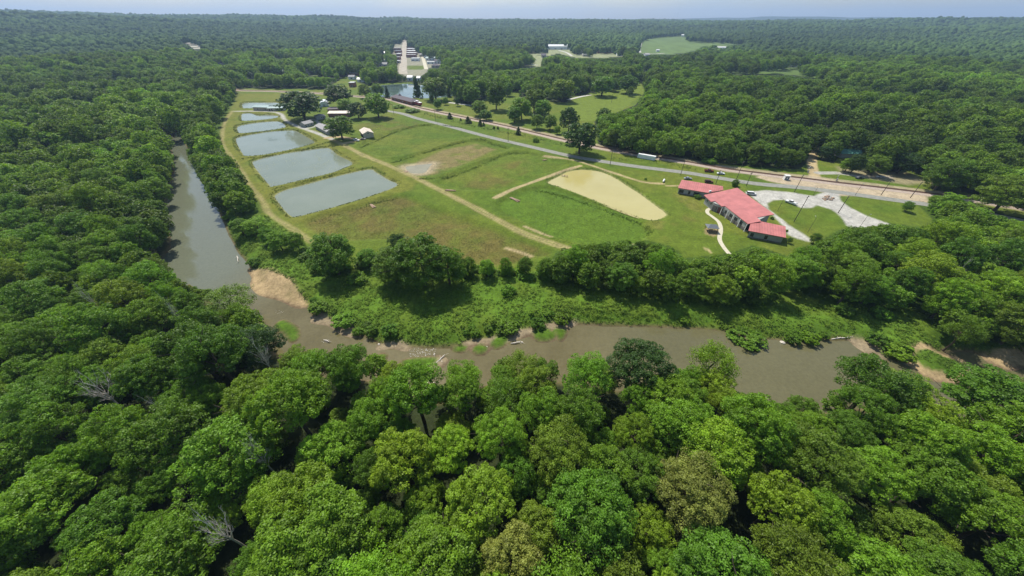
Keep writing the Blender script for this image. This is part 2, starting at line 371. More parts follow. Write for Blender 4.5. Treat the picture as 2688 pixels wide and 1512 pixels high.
M['dirt'] = mat('dirt', (.42, .34, .20), .95, .25, .6, .3, 5)
M['gravel'] = mat('gravel', (.47, .45, .40), .95, .16, .35, .3, 6)
M['concrete'] = mat('concrete', (.50, .46, .34), .9, .12, .8)
M['street'] = mat('worn_street', (.36, .32, .25), .9, .25, .12)
M['red_roof'] = ribbed('red_metal_roof', (.43, .15, .135), 1.1)
M['grey_wall'] = mat('grey_siding', (.34, .34, .31), .8, .1, .8)
M['stone'] = mat('stone_base', (.17, .15, .13), .9, .4, 2.5, .4, 5)
M['glass'] = mat('dark_glass', (.025, .03, .035), .12, .1, 1, spec=.5)
M['trim'] = mat('brown_trim', (.14, .055, .05), .6, .1, 1)
M['white'] = mat('white_paint', (.78, .78, .76), .5, .06, .8)
M['tan_roof'] = ribbed('tan_metal_roof', (.62, .53, .43), .7)
M['tan_wall'] = mat('tan_wall', (.46, .41, .33), .8, .1, .6)
M['teal_roof'] = ribbed('teal_metal_roof', (.26, .36, .34), .7)
M['green_roof'] = ribbed('green_metal_roof', (.10, .26, .20), .7)
M['grey_roof'] = mat('grey_shingles', (.33, .32, .31), .9, .2, 1.2)
M['dark_roof'] = mat('dark_shingles', (.135, .115, .125), .9, .2, 1.2)
M['pale_roof'] = ribbed('pale_metal_roof', (.66, .66, .64), .8)
M['brick'] = mat('red_brick', (.25, .11, .075), .9, .2, 1.5)
M['caboose'] = mat('caboose_red', (.26, .03, .025), .6, .15, 1)
M['film'] = mat('greenhouse_film', (.80, .82, .84), .3, .05, .5)
M['wood'] = mat('weathered_wood', (.36, .25, .17), .9, .3, 2)
M['pole'] = mat('pole_wood', (.10, .085, .065), .9, .2, 2)
M['metal'] = mat('galvanised_steel', (.42, .43, .43), .45, .1, 2, metal=.5)
M['tyre'] = mat('tyre_rubber', (.02, .02, .02), .9, .1, 2)
M['black'] = mat('flat_black', (.015, .014, .013), .9, .1, 2)  # black parts; on the barn it stands in for shade inside the bays
M['rock'] = mat('pale_rock', (.55, .50, .42), .9, .25, 2)
M['slate'] = mat('blue_grey_roof', (.13, .145, .165), .7, .15, 2)
def paint(name, c): return mat(name, c, .3, .03, 1, spec=.5)

# ------------------------------------------------------------------ object helpers
COL = scn.collection
def link(o, parent=None):
    COL.objects.link(o)
    if parent: o.parent = parent
    return o
def tag(o, label, cat=None, group=None, kind=None):
    o['label'] = label
    if cat: o['category'] = cat
    if group: o['group'] = group
    if kind: o['kind'] = kind
    return o
def thing(name, label, cat, loc=(0, 0, 0), rz=0, group=None):
    o = bpy.data.objects.new(name, None); o.empty_display_size = .5
    link(o); o.location = loc; o.rotation_euler = (0, 0, rz)
    return tag(o, label, cat, group)
def dup(root, loc, rz=0, label=None, group=None, scale=None, color=None):
    r = root.copy(); link(r); r.location = loc; r.rotation_euler = (0, 0, rz)
    if scale: r.scale = scale
    if label: r['label'] = label
    if group: r['group'] = group
    for ch in root.children:
        c = ch.copy(); link(c, r)
        if color is not None: c.color = color
        for g in ch.children:
            d = g.copy(); link(d, c)
    return r
def np_mesh(name, V, F, mats=(), attr=None, aname='Col', smooth=False):
    V = np.asarray(V, np.float32); F = np.asarray(F, np.int32); me = bpy.data.meshes.new(name)
    k = F.shape[1]
    me.vertices.add(len(V)); me.vertices.foreach_set('co', V.ravel())
    me.loops.add(F.size); me.loops.foreach_set('vertex_index', F.ravel())
    me.polygons.add(len(F)); me.polygons.foreach_set('loop_start', np.arange(0, F.size, k, dtype=np.int32))
    try: me.polygons.foreach_set('loop_total', np.full(len(F), k, np.int32))
    except Exception: pass
    if smooth: me.polygons.foreach_set('use_smooth', np.ones(len(F), bool))
    if attr is not None:
        attr = np.asarray(attr, np.float32)
        if attr.ndim == 1:
            a = me.attributes.new(aname, 'FLOAT', 'POINT'); a.data.foreach_set('value', attr)
        else:
            a = me.attributes.new(aname, 'FLOAT_COLOR', 'POINT')
            if attr.shape[1] == 3: attr = np.hstack([attr, np.ones((len(attr), 1), np.float32)])
            a.data.foreach_set('color', attr.ravel())
    me.update(calc_edges=True)
    for m in mats: me.materials.append(m)
    return me

class MB:
    def __init__(s): s.v = []; s.f = []
    def add(s, v, f):
        b = len(s.v); s.v += [tuple(p) for p in v]; s.f += [tuple(i + b for i in q) for q in f]; return s
    def box(s, x0, x1, y0, y1, z0, z1):
        return s.add([(x0, y0, z0), (x1, y0, z0), (x1, y1, z0), (x0, y1, z0), (x0, y0, z1), (x1, y0, z1), (x1, y1, z1), (x0, y1, z1)],
                     [(3, 2, 1, 0), (4, 5, 6, 7), (0, 1, 5, 4), (1, 2, 6, 5), (2, 3, 7, 6), (3, 0, 4, 7)])
    def hexa(s, lo, hi):                 # four bottom and four top corners
        return s.add(list(lo) + list(hi), [(3, 2, 1, 0), (4, 5, 6, 7), (0, 1, 5, 4), (1, 2, 6, 5), (2, 3, 7, 6), (3, 0, 4, 7)])
    def tube(s, p, q, r0, r1=None, n=8):
        r1 = r0 if r1 is None else r1
        p, q = Vector(p), Vector(q); d = (q - p).normalized()
        a = d.orthogonal().normalized(); b = d.cross(a); v = []
        for c, r in ((p, r0), (q, r1)):
            for i in range(n):
                t = 2 * math.pi * i / n; v.append(c + (a * math.cos(t) + b * math.sin(t)) * r)
        f = [(i, (i + 1) % n, n + (i + 1) % n, n + i) for i in range(n)] + [tuple(range(n))[::-1], tuple(range(n, 2 * n))]
        return s.add(v, f)
    def extrude(s, prof, x0, x1, axis='x'):   # closed profile in (y,z)
        n = len(prof); v = [(x0, a, b) for a, b in prof] + [(x1, a, b) for a, b in prof]
        f = [(i, (i + 1) % n, n + (i + 1) % n, n + i) for i in range(n)] + [tuple(range(n))[::-1], tuple(range(n, 2 * n))]
        return s.add(v, f)
    def build(s, name, m, parent=None, smooth=False, bevel=0, label=None):
        me = bpy.data.meshes.new(name); me.from_pydata(s.v, [], s.f); me.update(); me.materials.append(m)
        if smooth: me.polygons.foreach_set('use_smooth', [True] * len(me.polygons))
        o = link(bpy.data.objects.new(name, me), parent)
        if bevel:
            bv = o.modifiers.new('bevel', 'BEVEL'); bv.width = bevel; bv.segments = 2
        if label: o['label'] = label
        return o

# ------------------------------------------------------------------ ground
DIRT = {'main': (px('4', (1350, 478), (1420, 508), (1600, 600), (1850, 700), (2150, 850), (2350, 950), (2576, 1070)) + px('5', (200, 1030), (420, 1110), (590, 1165)), 2.0),
        'drive': (px('4', (600, 264), (760, 262), (900, 268), (965, 285), (1000, 330), (1100, 380), (1230, 425), (1350, 474)), 2.0),
        'levee': (px('4', (600, 264), (550, 335), (527, 420), (532, 520), (600, 620), (680, 730), (740, 830), (830, 940), (870, 1020), (960, 1090), (1090, 1170), (1190, 1240)), 1.3),
        'pond_w': (px('5', (0, 770), (150, 700), (400, 610), (530, 560), (640, 530)), 1.5),
        'pond_n': (px('5', (370, 450), (600, 490), (700, 520), (850, 570), (1000, 620), (1130, 655), (1260, 665)), 1.3),
        'spur': (px('5', (1290, 680), (1380, 680)), 1.0),
        'yard': (px('H', (960, 790), (1130, 800), (1290, 725), (1200, 640), (1140, 650)), 1.8),
        'barn': (px('H', (1430, 980), (1640, 960), (1900, 1000), (2000, 1020), (1750, 1080)), 2.5),
        'bare': (px('5', (220, 985), (330, 1030), (420, 1060)), .8), 'bare2': (px('B', (2090, 130), (2190, 160), (2270, 190)), 1.0),
        'bare3': (px('5', (1580, 1150), (1620, 1180)), .8), 'bare4': (px('5', (1010, 1110), (1040, 1105)), .7),
        'north': (px('3', (1010, 1345), (990, 1270), (985, 1200), (1010, 1130), (1050, 1105)), 3.0),
        'north2': (px('3', (1030, 1300), (1180, 1300), (1330, 1320), (1560, 1330)), 2.6),
        'bank': (px('C', (1560, 1330), (1700, 1300)), 1)}
DIRT.pop('bank')
RAILP = px('4', (560, 96), (690, 108), (900, 112), (1290, 130), (1450, 145), (1740, 165)) + px('K', (480, 430), (880, 553), (1050, 602), (1500, 700), (2000, 800), (2576, 920)) + \
        px('2', (1500, 1010), (1670, 1050), (1920, 1103), (2200, 1155), (2576, 1213)) + px('3', (330, 1265), (640, 1305), (930, 1340), (1150, 1368), (1500, 1408)) + \
        px('6', (1900, 455), (2150, 490), (2400, 530), (2750, 590))
RAIL_W = smooth_line(GP(RAILP))
LOT = px('6', (480, 440), (640, 428), (860, 448), (1000, 470), (1080, 440), (1180, 455), (1205, 510), (1270, 560), (1400, 620), (1560, 680), (1400, 725), (1260, 702), (1200, 620),
         (1130, 572), (1020, 540), (985, 565), (900, 562), (780, 500), (690, 503), (645, 525), (660, 570), (700, 600), (800, 680), (900, 750), (985, 805), (960, 818), (870, 790),
         (800, 760), (760, 690), (690, 612), (600, 530), (520, 460))
PLAZA = px('6', (640, 300), (890, 335), (960, 325), (1050, 335), (1180, 362), (1500, 415), (1850, 470), (1850, 520), (1400, 472), (1190, 468), (1000, 432), (870, 402), (700, 370), (560, 330))
YARD = px('6', (1180, 250), (1400, 290), (1700, 290), (1870, 370), (1700, 390), (1400, 340), (1200, 300))
O_FIELD = px('4', (640, 100), (720, 92), (1300, 95)) + px('2', (40, 560), (120, 620), (200, 645), (300, 625), (500, 618), (600, 635), (815, 670), (830, 735), (900, 785), (980, 780), (1060, 745), (1270, 690),
          (1320, 690), (1330, 740), (1680, 770), (1700, 735), (1860, 700), (2050, 688), (2235, 615), (2270, 690), (2200, 790), (2080, 835), (1920, 855), (1890, 910), (1920, 1085),
          (2000, 1120), (2200, 1160), (2400, 1185)) + px('3', (30, 1192), (260, 1225), (640, 1262), (900, 1272), (945, 1225), (955, 1180), (1005, 1110), (1040, 1095), (1035, 1150), (1040, 1200), (1150, 1232),
          (1185, 1165), (1340, 1165), (1350, 1230), (1330, 1290), (1560, 1290), (1700, 1280), (1870, 1330), (1880, 1425), (2000, 1470), (2300, 1500), (2700, 1600))
O_EAST = px('6', (2700, 660), (2400, 605), (2260, 545), (2160, 490), (2140, 445), (1950, 455), (1790, 480), (1780, 535), (1890, 640), (1870, 705), (1740, 700), (1540, 672), (1370, 690), (1250, 710), (1160, 742),
            (1060, 800), (1000, 830), (880, 862), (800, 922), (640, 872), (540, 842), (400, 892), (240, 920), (30, 940)) + \
         px('5', (1500, 1232), (1410, 1232), (1390, 1180), (1300, 1130), (1110, 1082), (930, 1080), (800, 1100), (560, 1130), (460, 1180), (380, 1290), (300, 1350), (380, 1400))
O_MEADOW = px('C', (-300, 260), (0, 270), (160, 300), (370, 330), (500, 340), (640, 330), (760, 190), (830, 172), (1030, 250), (1060, 290), (1180, 292), (1240, 340), (1380, 332), (1500, 370), (1650, 342), (1800, 322), (1850, 430),
              (1880, 560), (1950, 642), (2200, 650), (2500, 640), (2600, 650))
O_LEFTROW = px('4', (560, 1075), (840, 1020), (830, 930), (760, 850), (700, 760), (640, 660), (560, 580), (520, 500), (515, 400), (535, 330), (575, 260), (640, 170))
_ol = [(x, y - 13) for x, y in RIV_LOW]; _ll = [(x + 16, y - 3) for x, y in RIV_LEFT]
OPEN = O_FIELD + O_EAST + O_MEADOW + [_ol[-1]] + _ol[::-1] + _ll[::-1] + [(x - 11, y) for x, y in RIV_RIGHT[:5]] + O_LEFTROW
OPEN = np.array(OPEN)
FAR_OPEN = {
 'street': px('T', (660, 1180), (655, 690), (480, 660), (480, 540), (540, 330), (700, 330), (850, 160), (930, 160), (960, 340), (1130, 360), (1250, 540), (1340, 560), (1420, 690), (1740, 770), (1740, 900), (1900, 930), (1850, 1060), (1560, 1060), (1500, 1180), (1350, 1280), (900, 1290), (830, 1240)),
 'houses': px('2', (235, 500), (240, 480), (290, 450), (330, 445), (330, 495)),
 'strip': px('2', (1090, 510), (1280, 495), (1380, 478), (1455, 450), (1390, 390), (1420, 365), (1525, 380), (1530, 338), (1712, 338), (1725, 380), (1870, 415), (1900, 375), (2110, 395), (2100, 428), (1900, 436), (1740, 432), (1620, 402), (1500, 430), (1485, 500), (1370, 508), (1200, 520)),
 'meadow': px('2', (2235, 405), (2215, 390), (2235, 300), (2290, 268), (2576, 245)) + px('3', (30, 255), (60, 285), (370, 298), (560, 318), (400, 345), (180, 352), (100, 385), (0, 402), (-100, 412)),
 'quarry': px('1', (1310, 320), (1410, 285), (1470, 305), (1540, 325), (1490, 382), (1440, 372), (1400, 342)),
 'hill': px('1', (880, 195), (940, 225), (1060, 210), (1065, 228), (930, 235)),
 'rough': px('3', (310, 520), (450, 512), (700, 515), (860, 500), (950, 540), (1100, 575), (1000, 590), (800, 560), (400, 560)),
 'roofs': px('1', (1855, 590), (1860, 545), (1910, 542), (1905, 595)), 'roofs2': px('1', (2060, 555), (2090, 520), (2140, 535), (2140, 560)), 'roofs3': px('1', (2300, 565), (2370, 535), (2510, 540), (2510, 575)),
 'white_a': px('3', (605, 525), (620, 500), (780, 490), (840, 460), (915, 465), (910, 490), (850, 505)), 'white_b': px('3', (1090, 950), (1120, 920), (1165, 930), (1150, 955)), 'white_c': px('3', (260, 370), (275, 345), (350, 345), (350, 370)),
 'green_house': px('3', (1170, 1180), (1200, 1125), (1335, 1128), (1360, 1180)), 'blue': px('1', (2440, 325), (2450, 298), (2515, 300), (2510, 325)), 'rm': px('2', (40, 590), (40, 545), (125, 545), (115, 590)), 'w2': px('2', (2250, 530), (2260, 505), (2295, 505), (2290, 530))}

def axis(lo, hi, core, far_lo, far_hi, g=1.06):
    a = list(np.arange(lo, hi + 1e-6, core)); s = core
    while a[-1] < far_hi: s *= g; a.append(a[-1] + s)
    s = core; b = []
    x = lo
    while x > far_lo: s *= g; x -= s; b.append(x)
    return np.array(b[::-1] + a)
gx = axis(-300, 300, 1.1, -11500, 11500)
gy = np.concatenate([np.arange(-60, 36, 6.0), axis(36, 330, 1.1, 36, 330), axis(331.5, 560, 1.8, 331.5, 11500)])
GX, GY = np.meshgrid(gx, gy)
GZ = hgt(GX, GY)
n1 = fbm(GX / 9, GY / 9, 4); n2 = fbm(GX / 40 + 5, GY / 40, 4); n3 = vnoise(GX / 2.3, GY / 2.3)
def C(*c): return np.array(c, float)
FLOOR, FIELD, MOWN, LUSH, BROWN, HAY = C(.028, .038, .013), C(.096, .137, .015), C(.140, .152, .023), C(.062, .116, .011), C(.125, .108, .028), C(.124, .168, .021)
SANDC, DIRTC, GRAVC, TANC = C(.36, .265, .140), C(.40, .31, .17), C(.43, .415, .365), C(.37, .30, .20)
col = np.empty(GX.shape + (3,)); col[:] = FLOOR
def lay(m, c):
    m = np.clip(m, 0, 1)[..., None]; global col
    col = col * (1 - m) + c * m
wob = (n1 - .5) * 4
def region(poly_w, soft=1.5, reach=20):
    return sst(soft, -soft, sdist(GX, GY, poly_w, reach) + wob * .5)
open_w = GP(OPEN); near_b = np.array([[-140, 60], [-140, 700], [700, 700], [700, 60]])
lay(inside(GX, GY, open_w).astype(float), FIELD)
lay(inside(GX, GY, open_w) * sst(.45, .62, n2) * .5, MOWN)
lay(inside(GX, GY, open_w) * sst(.5, .7, fbm(GX / 17 + 50, GY / 17, 4)) * .5, LUSH)
# river terrace between the stream and the fields
terr = GP(px('4', (600, 1330), (560, 1075), (840, 1040), (950, 1100), (1180, 1300)) + px('B', (560, 240), (900, 330), (1100, 300), (1800, 330), (2500, 330)) + px('C', (0, 240), (640, 300), (1200, 280), (1800, 320), (2600, 500), (2600, 640), (1900, 700), (900, 600), (0, 500)) + px('B', (1500, 930), (900, 820), (560, 560)))
lay(region(terr, 2), LUSH * (.8 + .5 * 1)); lay(region(terr, 2) * sst(.5, .65, n1) * .6, FIELD)
lay(region(GP(O_EAST[3:] + O_MEADOW[1:]), 2), LUSH * .85)
lay(region(GP(px('4', (560, 1075), (840, 1030), (830, 930), (700, 760), (560, 580), (515, 400), (640, 170), (560, 180), (250, 480), (300, 640), (520, 900))), 3), LUSH * .8)
# ponds' mown banks, brown and green basins
pond_area = GP(px('4', (640, 130), (1000, 130), (1000, 300), (1420, 500), (2000, 780), (1950, 850), (1060, 1110), (830, 960), (640, 660), (520, 480), (540, 330)))
lay(region(pond_area, 2), MOWN * .95); lay(region(pond_area, 2) * sst(.5, .7, n1) * .5, FIELD)
lay(region(GP(px('2', (2090, 835), (1920, 860), (1790, 905), (1690, 780), (1870, 700), (2230, 625), (2270, 690))), 2), HAY)
lay(region(GP(px('2', (1690, 770), (1860, 702), (2050, 690), (2240, 620), (2270, 690), (2080, 835), (1900, 910), (1780, 905))), 2), HAY)
lay(region(BASIN_W[0], 3) * (.35 + .65 * sst(.35, .6, n1 * .6 + n2 * .4)), BROWN)
lay(region(GP(px('2', (480, 1300), (560, 1200), (760, 1110), (1000, 1070), (1150, 1110), (900, 1220), (680, 1300))), 3) * .95 * sst(.2, .5, n1), C(.185, .15, .06))
lay(region(GP(px('2', (900, 1390), (1060, 1250), (1380, 1180), (1430, 1230), (1250, 1380), (1050, 1410))), 4) * .75 * sst(.3, .62, n1), BROWN)
lay(region(GP(px('2', (100, 950), (300, 870), (560, 920), (580, 960), (420, 970), (150, 1020))), 4) * .5 * sst(.4, .6, n1), BROWN)
lay(region(GP(px('5', (1100, 830), (1500, 700), (1560, 850), (1600, 900), (1450, 1000), (1250, 1090), (1150, 1000))), 5) * .5 * sst(.45, .65, n1), BROWN * 1.4)
lay(region(BASIN_W[1], 2) * .6, LUSH * 1.3)
e = sdist(GX, GY, POND_W['puddle'], 14)
lay(sst(9, -1, e + wob) * .85, TANC)
for k in ('near', 'second', 'third', 'fourth', 'fifth', 'sixth', 'muddy'):
    e = sdist(GX, GY, POND_W[k], 8)
    lay(sst(1.2, .2, np.abs(e - .2)) * .6, C(.30, .28, .13)); lay(sst(1.3, .3, np.abs(e - 2.0)) * .5 * sst(.4, .6, n1), LUSH * .8)
# bare ground, tracks, lots
for k, (line, w) in DIRT.items():
    ln = smooth_line(GP(line)) if len(line) > 2 else GP(line)
    e = dist_line(GX, GY, ln, False, 10) + wob * .25
    lay(sst(w + .5, w - .6, e) * (.95 if k in ('drive', 'yard', 'barn', 'north', 'north2') else .8), GRAVC * .85 if k in ('drive', 'yard', 'north2') else DIRTC)
    if k in ('main', 'levee'): lay(sst(.5, .1, np.abs(e - .0)) * .7, FIELD)
    if k in ('levee', 'main'): lay(sst(w + 3, w, e) * .35, MOWN)
e = dist_line(GX, GY, RAIL_W, False, 16); lay(sst(8, 5.5, e + wob * .6) * .75, TANC); 
lay(region(GP(PLAZA), 1.2), TANC * 1.05); lay(region(GP(LOT), .8), GRAVC * (.92)); lay(region(GP(YARD), 3) * .7, TANC * .8)
lay(region(GP(px('6', (640, 370), (700, 370), (860, 395), (870, 402), (800, 410))), .5), FIELD)
lay(region(GP(px('5', (1575, 1040), (1580, 1000), (1690, 1010), (1690, 1040), (1640, 1060))), .6) * .9, SANDC * .8)
e = sdist(GX, GY, RIVER, 12); lay(sst(2.2, .3, e + wob * .5) * (e > -50), C(.11, .095, .04)); lay(inside(GX, GY, RIVER) * 1.0, C(.14, .10, .06))
for i_, p in enumerate(SAND_W): lay(sst(1.4, -.2, sdist(GX, GY, p, 6) + wob * .8) * (.75 + .5 * n3), SANDC * .95 if i_ < 3 else C(.25, .20, .125))
for p in ISLE_W: lay(sst(.8, -.5, sdist(GX, GY, p, 6) + wob * .2), LUSH * 1.1)
# far clearings
for k, p in FAR_OPEN.items():
    w = np.array([GT(q)[:2] for q in p])
    c = {'street': C(.24, .23, .16), 'strip': C(.24, .26, .13), 'meadow': C(.11, .165, .045), 'quarry': C(.5, .46, .38), 'rough': C(.09, .14, .03)}.get(k, C(.16, .19, .07))
    lay(inside(GX, GY, w).astype(float), c)
w = np.array([GT(q)[:2] for q in px('T', (940, 990), (1430, 985), (1450, 1080), (1300, 1110), (960, 1090))]); lay(inside(GX, GY, w).astype(float), HAY * .8)
R = np.hypot(GX, GY); lay(sst(4200, 5200, R), C(.03, .05, .018))
col *= (.82 + .36 * n3[..., None]) 
nyy, nxx = GX.shape
idx = np.arange(nyy * nxx).reshape(nyy, nxx)
F = np.stack([idx[:-1, :-1], idx[:-1, 1:], idx[1:, 1:], idx[1:, :-1]], -1).reshape(-1, 4)
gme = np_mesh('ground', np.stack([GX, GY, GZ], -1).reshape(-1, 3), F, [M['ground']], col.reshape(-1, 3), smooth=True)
ground = link(bpy.data.objects.new('ground', gme)); tag(ground, 'grass fields, banks and forest floor running back to low wooded hills', 'ground', kind='structure')

def flat_poly(name, poly, z, m, label, cat, kind='structure', grow=1.6):
    p = np.asarray(poly); me = bpy.data.meshes.new(name)
    c = p - np.roll(p, 1, 0); d = np.roll(p, -1, 0) - p; t = c + d; t /= np.linalg.norm(t, axis=1)[:, None] + 1e-9
    area = np.sum(p[:, 0] * np.roll(p[:, 1], -1) - np.roll(p[:, 0], -1) * p[:, 1])
    nrm = np.stack([t[:, 1], -t[:, 0]], 1) * (1 if area > 0 else -1)
    p = p + nrm * grow
    if area < 0: p = p[::-1]
    me.from_pydata([(x, y, z) for x, y in p], [], [tuple(range(len(p)))]); me.update(); me.materials.append(m)
    o = link(bpy.data.objects.new(name, me)); return tag(o, label, cat, kind=kind)
# one flat sheet for the stream: the banks and bars rise through it
rx = [RIVER[:, 0].min() - 4, RIVER[:, 0].max() + 4]; ry = [RIVER[:, 1].min() - 4, RIVER[:, 1].max() + 4]
flat_poly('river', [(rx[0], ry[0]), (rx[1], ry[0]), (rx[1], ry[1]), (rx[0], ry[1])], RIVZ, M['river'], 'shallow brown river bending round the grassy bank', 'river', grow=0)
PL = {'near': ('pond', 'grey pond nearest the river bend, largest of the row', 'pond'), 'second': ('pond', 'pale algae-flecked pond, second from the river bend', 'pond'),
      'third': ('pond', 'grey pond with a patch of floating weed, third of the row', 'pond'), 'fourth': ('pond', 'small pale pond between two grass levees, fourth of the row', 'pond'),
      'fifth': ('pond', 'irregular low pond beside the gravel drive bend', 'pond'), 'sixth': ('pond', 'farthest pond of the row, behind the long beige building', 'pond'),
      'muddy': ('pond', 'teardrop shaped pond of opaque yellow muddy water', 'mud'), 'lake': ('lake', 'blue-green lake behind the dark roofed depot', 'lake')}
for k, (nm, lb, m) in PL.items():
    flat_poly(nm, POND_W[k], PONDZ, M[m], lb, nm)
flat_poly('puddle', POND_W['puddle'], -1.36, M['puddle'], 'shallow puddle left in the drained brown basin', 'puddle', grow=.3)

def ribbon(name, line, w, z, m, label, cat, kind='structure', off=0, step=2.0, crown=0.0):
    line = np.asarray(line); seg = np.r_[0, np.cumsum(np.linalg.norm(np.diff(line, axis=0), axis=1))]
    s = np.arange(0, seg[-1], step); q = np.stack([np.interp(s, seg, line[:, i]) for i in (0, 1)], 1)
    t = np.gradient(q, axis=0); t /= np.linalg.norm(t, axis=1)[:, None]; n = np.stack([-t[:, 1], t[:, 0]], 1)
    V = []; 
    for a in (-w / 2, 0, w / 2):
        p = q + n * (a + off); V.append(np.column_stack([p, np.maximum(hgt(p[:, 0], p[:, 1]), far_h(p[:, 0], p[:, 1]) - .05) + z + (crown if a == 0 else 0)]))
    k = len(q); V = np.vstack(V); F = []
    for b in (0, k):
        i = np.arange(k - 1); F.append(np.stack([b + i, b + k + i, b + k + i + 1, b + i + 1], 1)[:, ::-1])
    me = np_mesh(name, V, np.vstack(F), [m], smooth=True)
    o = link(bpy.data.objects.new(name, me)); return tag(o, label, cat, kind=kind), q, n
ribbon('road', ROAD_W, 6.4, .06, M['asphalt'], 'weathered grey two lane road passing the fields', 'road')
ribbon('railway_ballast', RAIL_W, 7.0, .05, M['ballast'], 'pinkish gravel bed of the single railway line', 'railway bed', off=-2.2)
_, rq, rn = ribbon('railway_sleepers', RAIL_W, 2.7, .14, M['sleeper'], 'dark brown sleepers of the single railway line', 'railway track', crown=.02)
mb = MB()
for sgn in (-.75, .75):
    pts = np.column_stack([rq + rn * sgn, far_h(rq[:, 0], rq[:, 1]) + .24])
    for a, b in zip(pts[:-1:2], pts[2::2]): mb.hexa([(a[0] - .06, a[1] - .06, a[2] - .08), (b[0] - .06, b[1] - .06, b[2] - .08), (b[0] + .06, b[1] + .06, b[2] - .08), (a[0] + .06, a[1] + .06, a[2] - .08)],
                                                    [(a[0] - .06, a[1] - .06, a[2] + .08), (b[0] - .06, b[1] - .06, b[2] + .08), (b[0] + .06, b[1] + .06, b[2] + .08), (a[0] + .06, a[1] + .06, a[2] + .08)])
tag(mb.build('railway_rails', M['rail']), 'pair of rusty rails curving past the park', 'railway track', kind='structure')
PATH = smooth_line(GP(px('5', (1760, 1195), (1715, 1140), (1685, 1080), (1695, 1010), (1680, 955), (1635, 915), (1595, 885), (1600, 858), (1650, 850), (1700, 885), (1800, 950), (1885, 1025))))
ribbon('footpath', PATH, 1.9, .05, M['concrete'], 'winding pale concrete footpath in front of the red roofed building', 'path', step=1)
st = np.array([GT(p) for p in px('T', (850, 1230), (830, 1100), (850, 900), (860, 700), (870, 500), (885, 320), (900, 180), (905, 140))])
ribbon('main_street', smooth_line(st[:, :2]), 16, .1, M['street'], 'wide pale main street running straight up through the distant town', 'street', step=6)
st2 = np.array([GT(p) for p in px('T', (1490, 1090), (1450, 950), (1400, 780), (1340, 570))])
ribbon('side_street', smooth_line(st2[:, :2]), 8, .1, M['concrete'], 'narrow side street to the right of the distant main street', 'street', step=6)
for nm, lb, pts in (('side_street', 'pale road crossing the far meadow edge', px('2', (2232, 395), (2230, 360), (2245, 310))), ('side_street', 'pale lane along the foot of the far meadow', px('2', (2250, 402), (2330, 405), (2420, 400))),
                    ('side_street', 'pale road bend between trees below the school', px('2', (1090, 515), (1280, 497), (1380, 485), (1470, 490))), ('side_street', 'pale drive climbing to the long school building', px('2', (1720, 420), (1680, 395), (1620, 378))),
                    ('side_street', 'pale park lane behind the round lawn trees', px('2', (790, 770), (870, 780), (980, 795))), ('side_street', 'pale lane along the top of the hay field', px('2', (1690, 750), (1780, 728), (1870, 712)))):
    q = np.array([GT(p) for p in pts]); ribbon(nm, smooth_line(q[:, :2]), 5 if q[0][1] < 700 else 8, .08, M['gravel'], lb, 'road', step=4)

# ------------------------------------------------------------------ foliage
def leaves(pos, nrm, size, rs, aspect=.62):
    n = len(pos); r = rs.normal(size=(n, 3)); t = np.cross(nrm, r); t /= np.linalg.norm(t, axis=1)[:, None] + 1e-9
    b = np.cross(nrm, t); s = size[:, None] * .5
    V = np.stack([pos - t * s, pos - b * s * aspect, pos + t * s, pos + b * s * aspect], 1).reshape(-1, 3)
    return V, np.arange(4 * n).reshape(-1, 4)

def unit(v): return v / (np.linalg.norm(v, axis=-1, keepdims=True) + 1e-9)

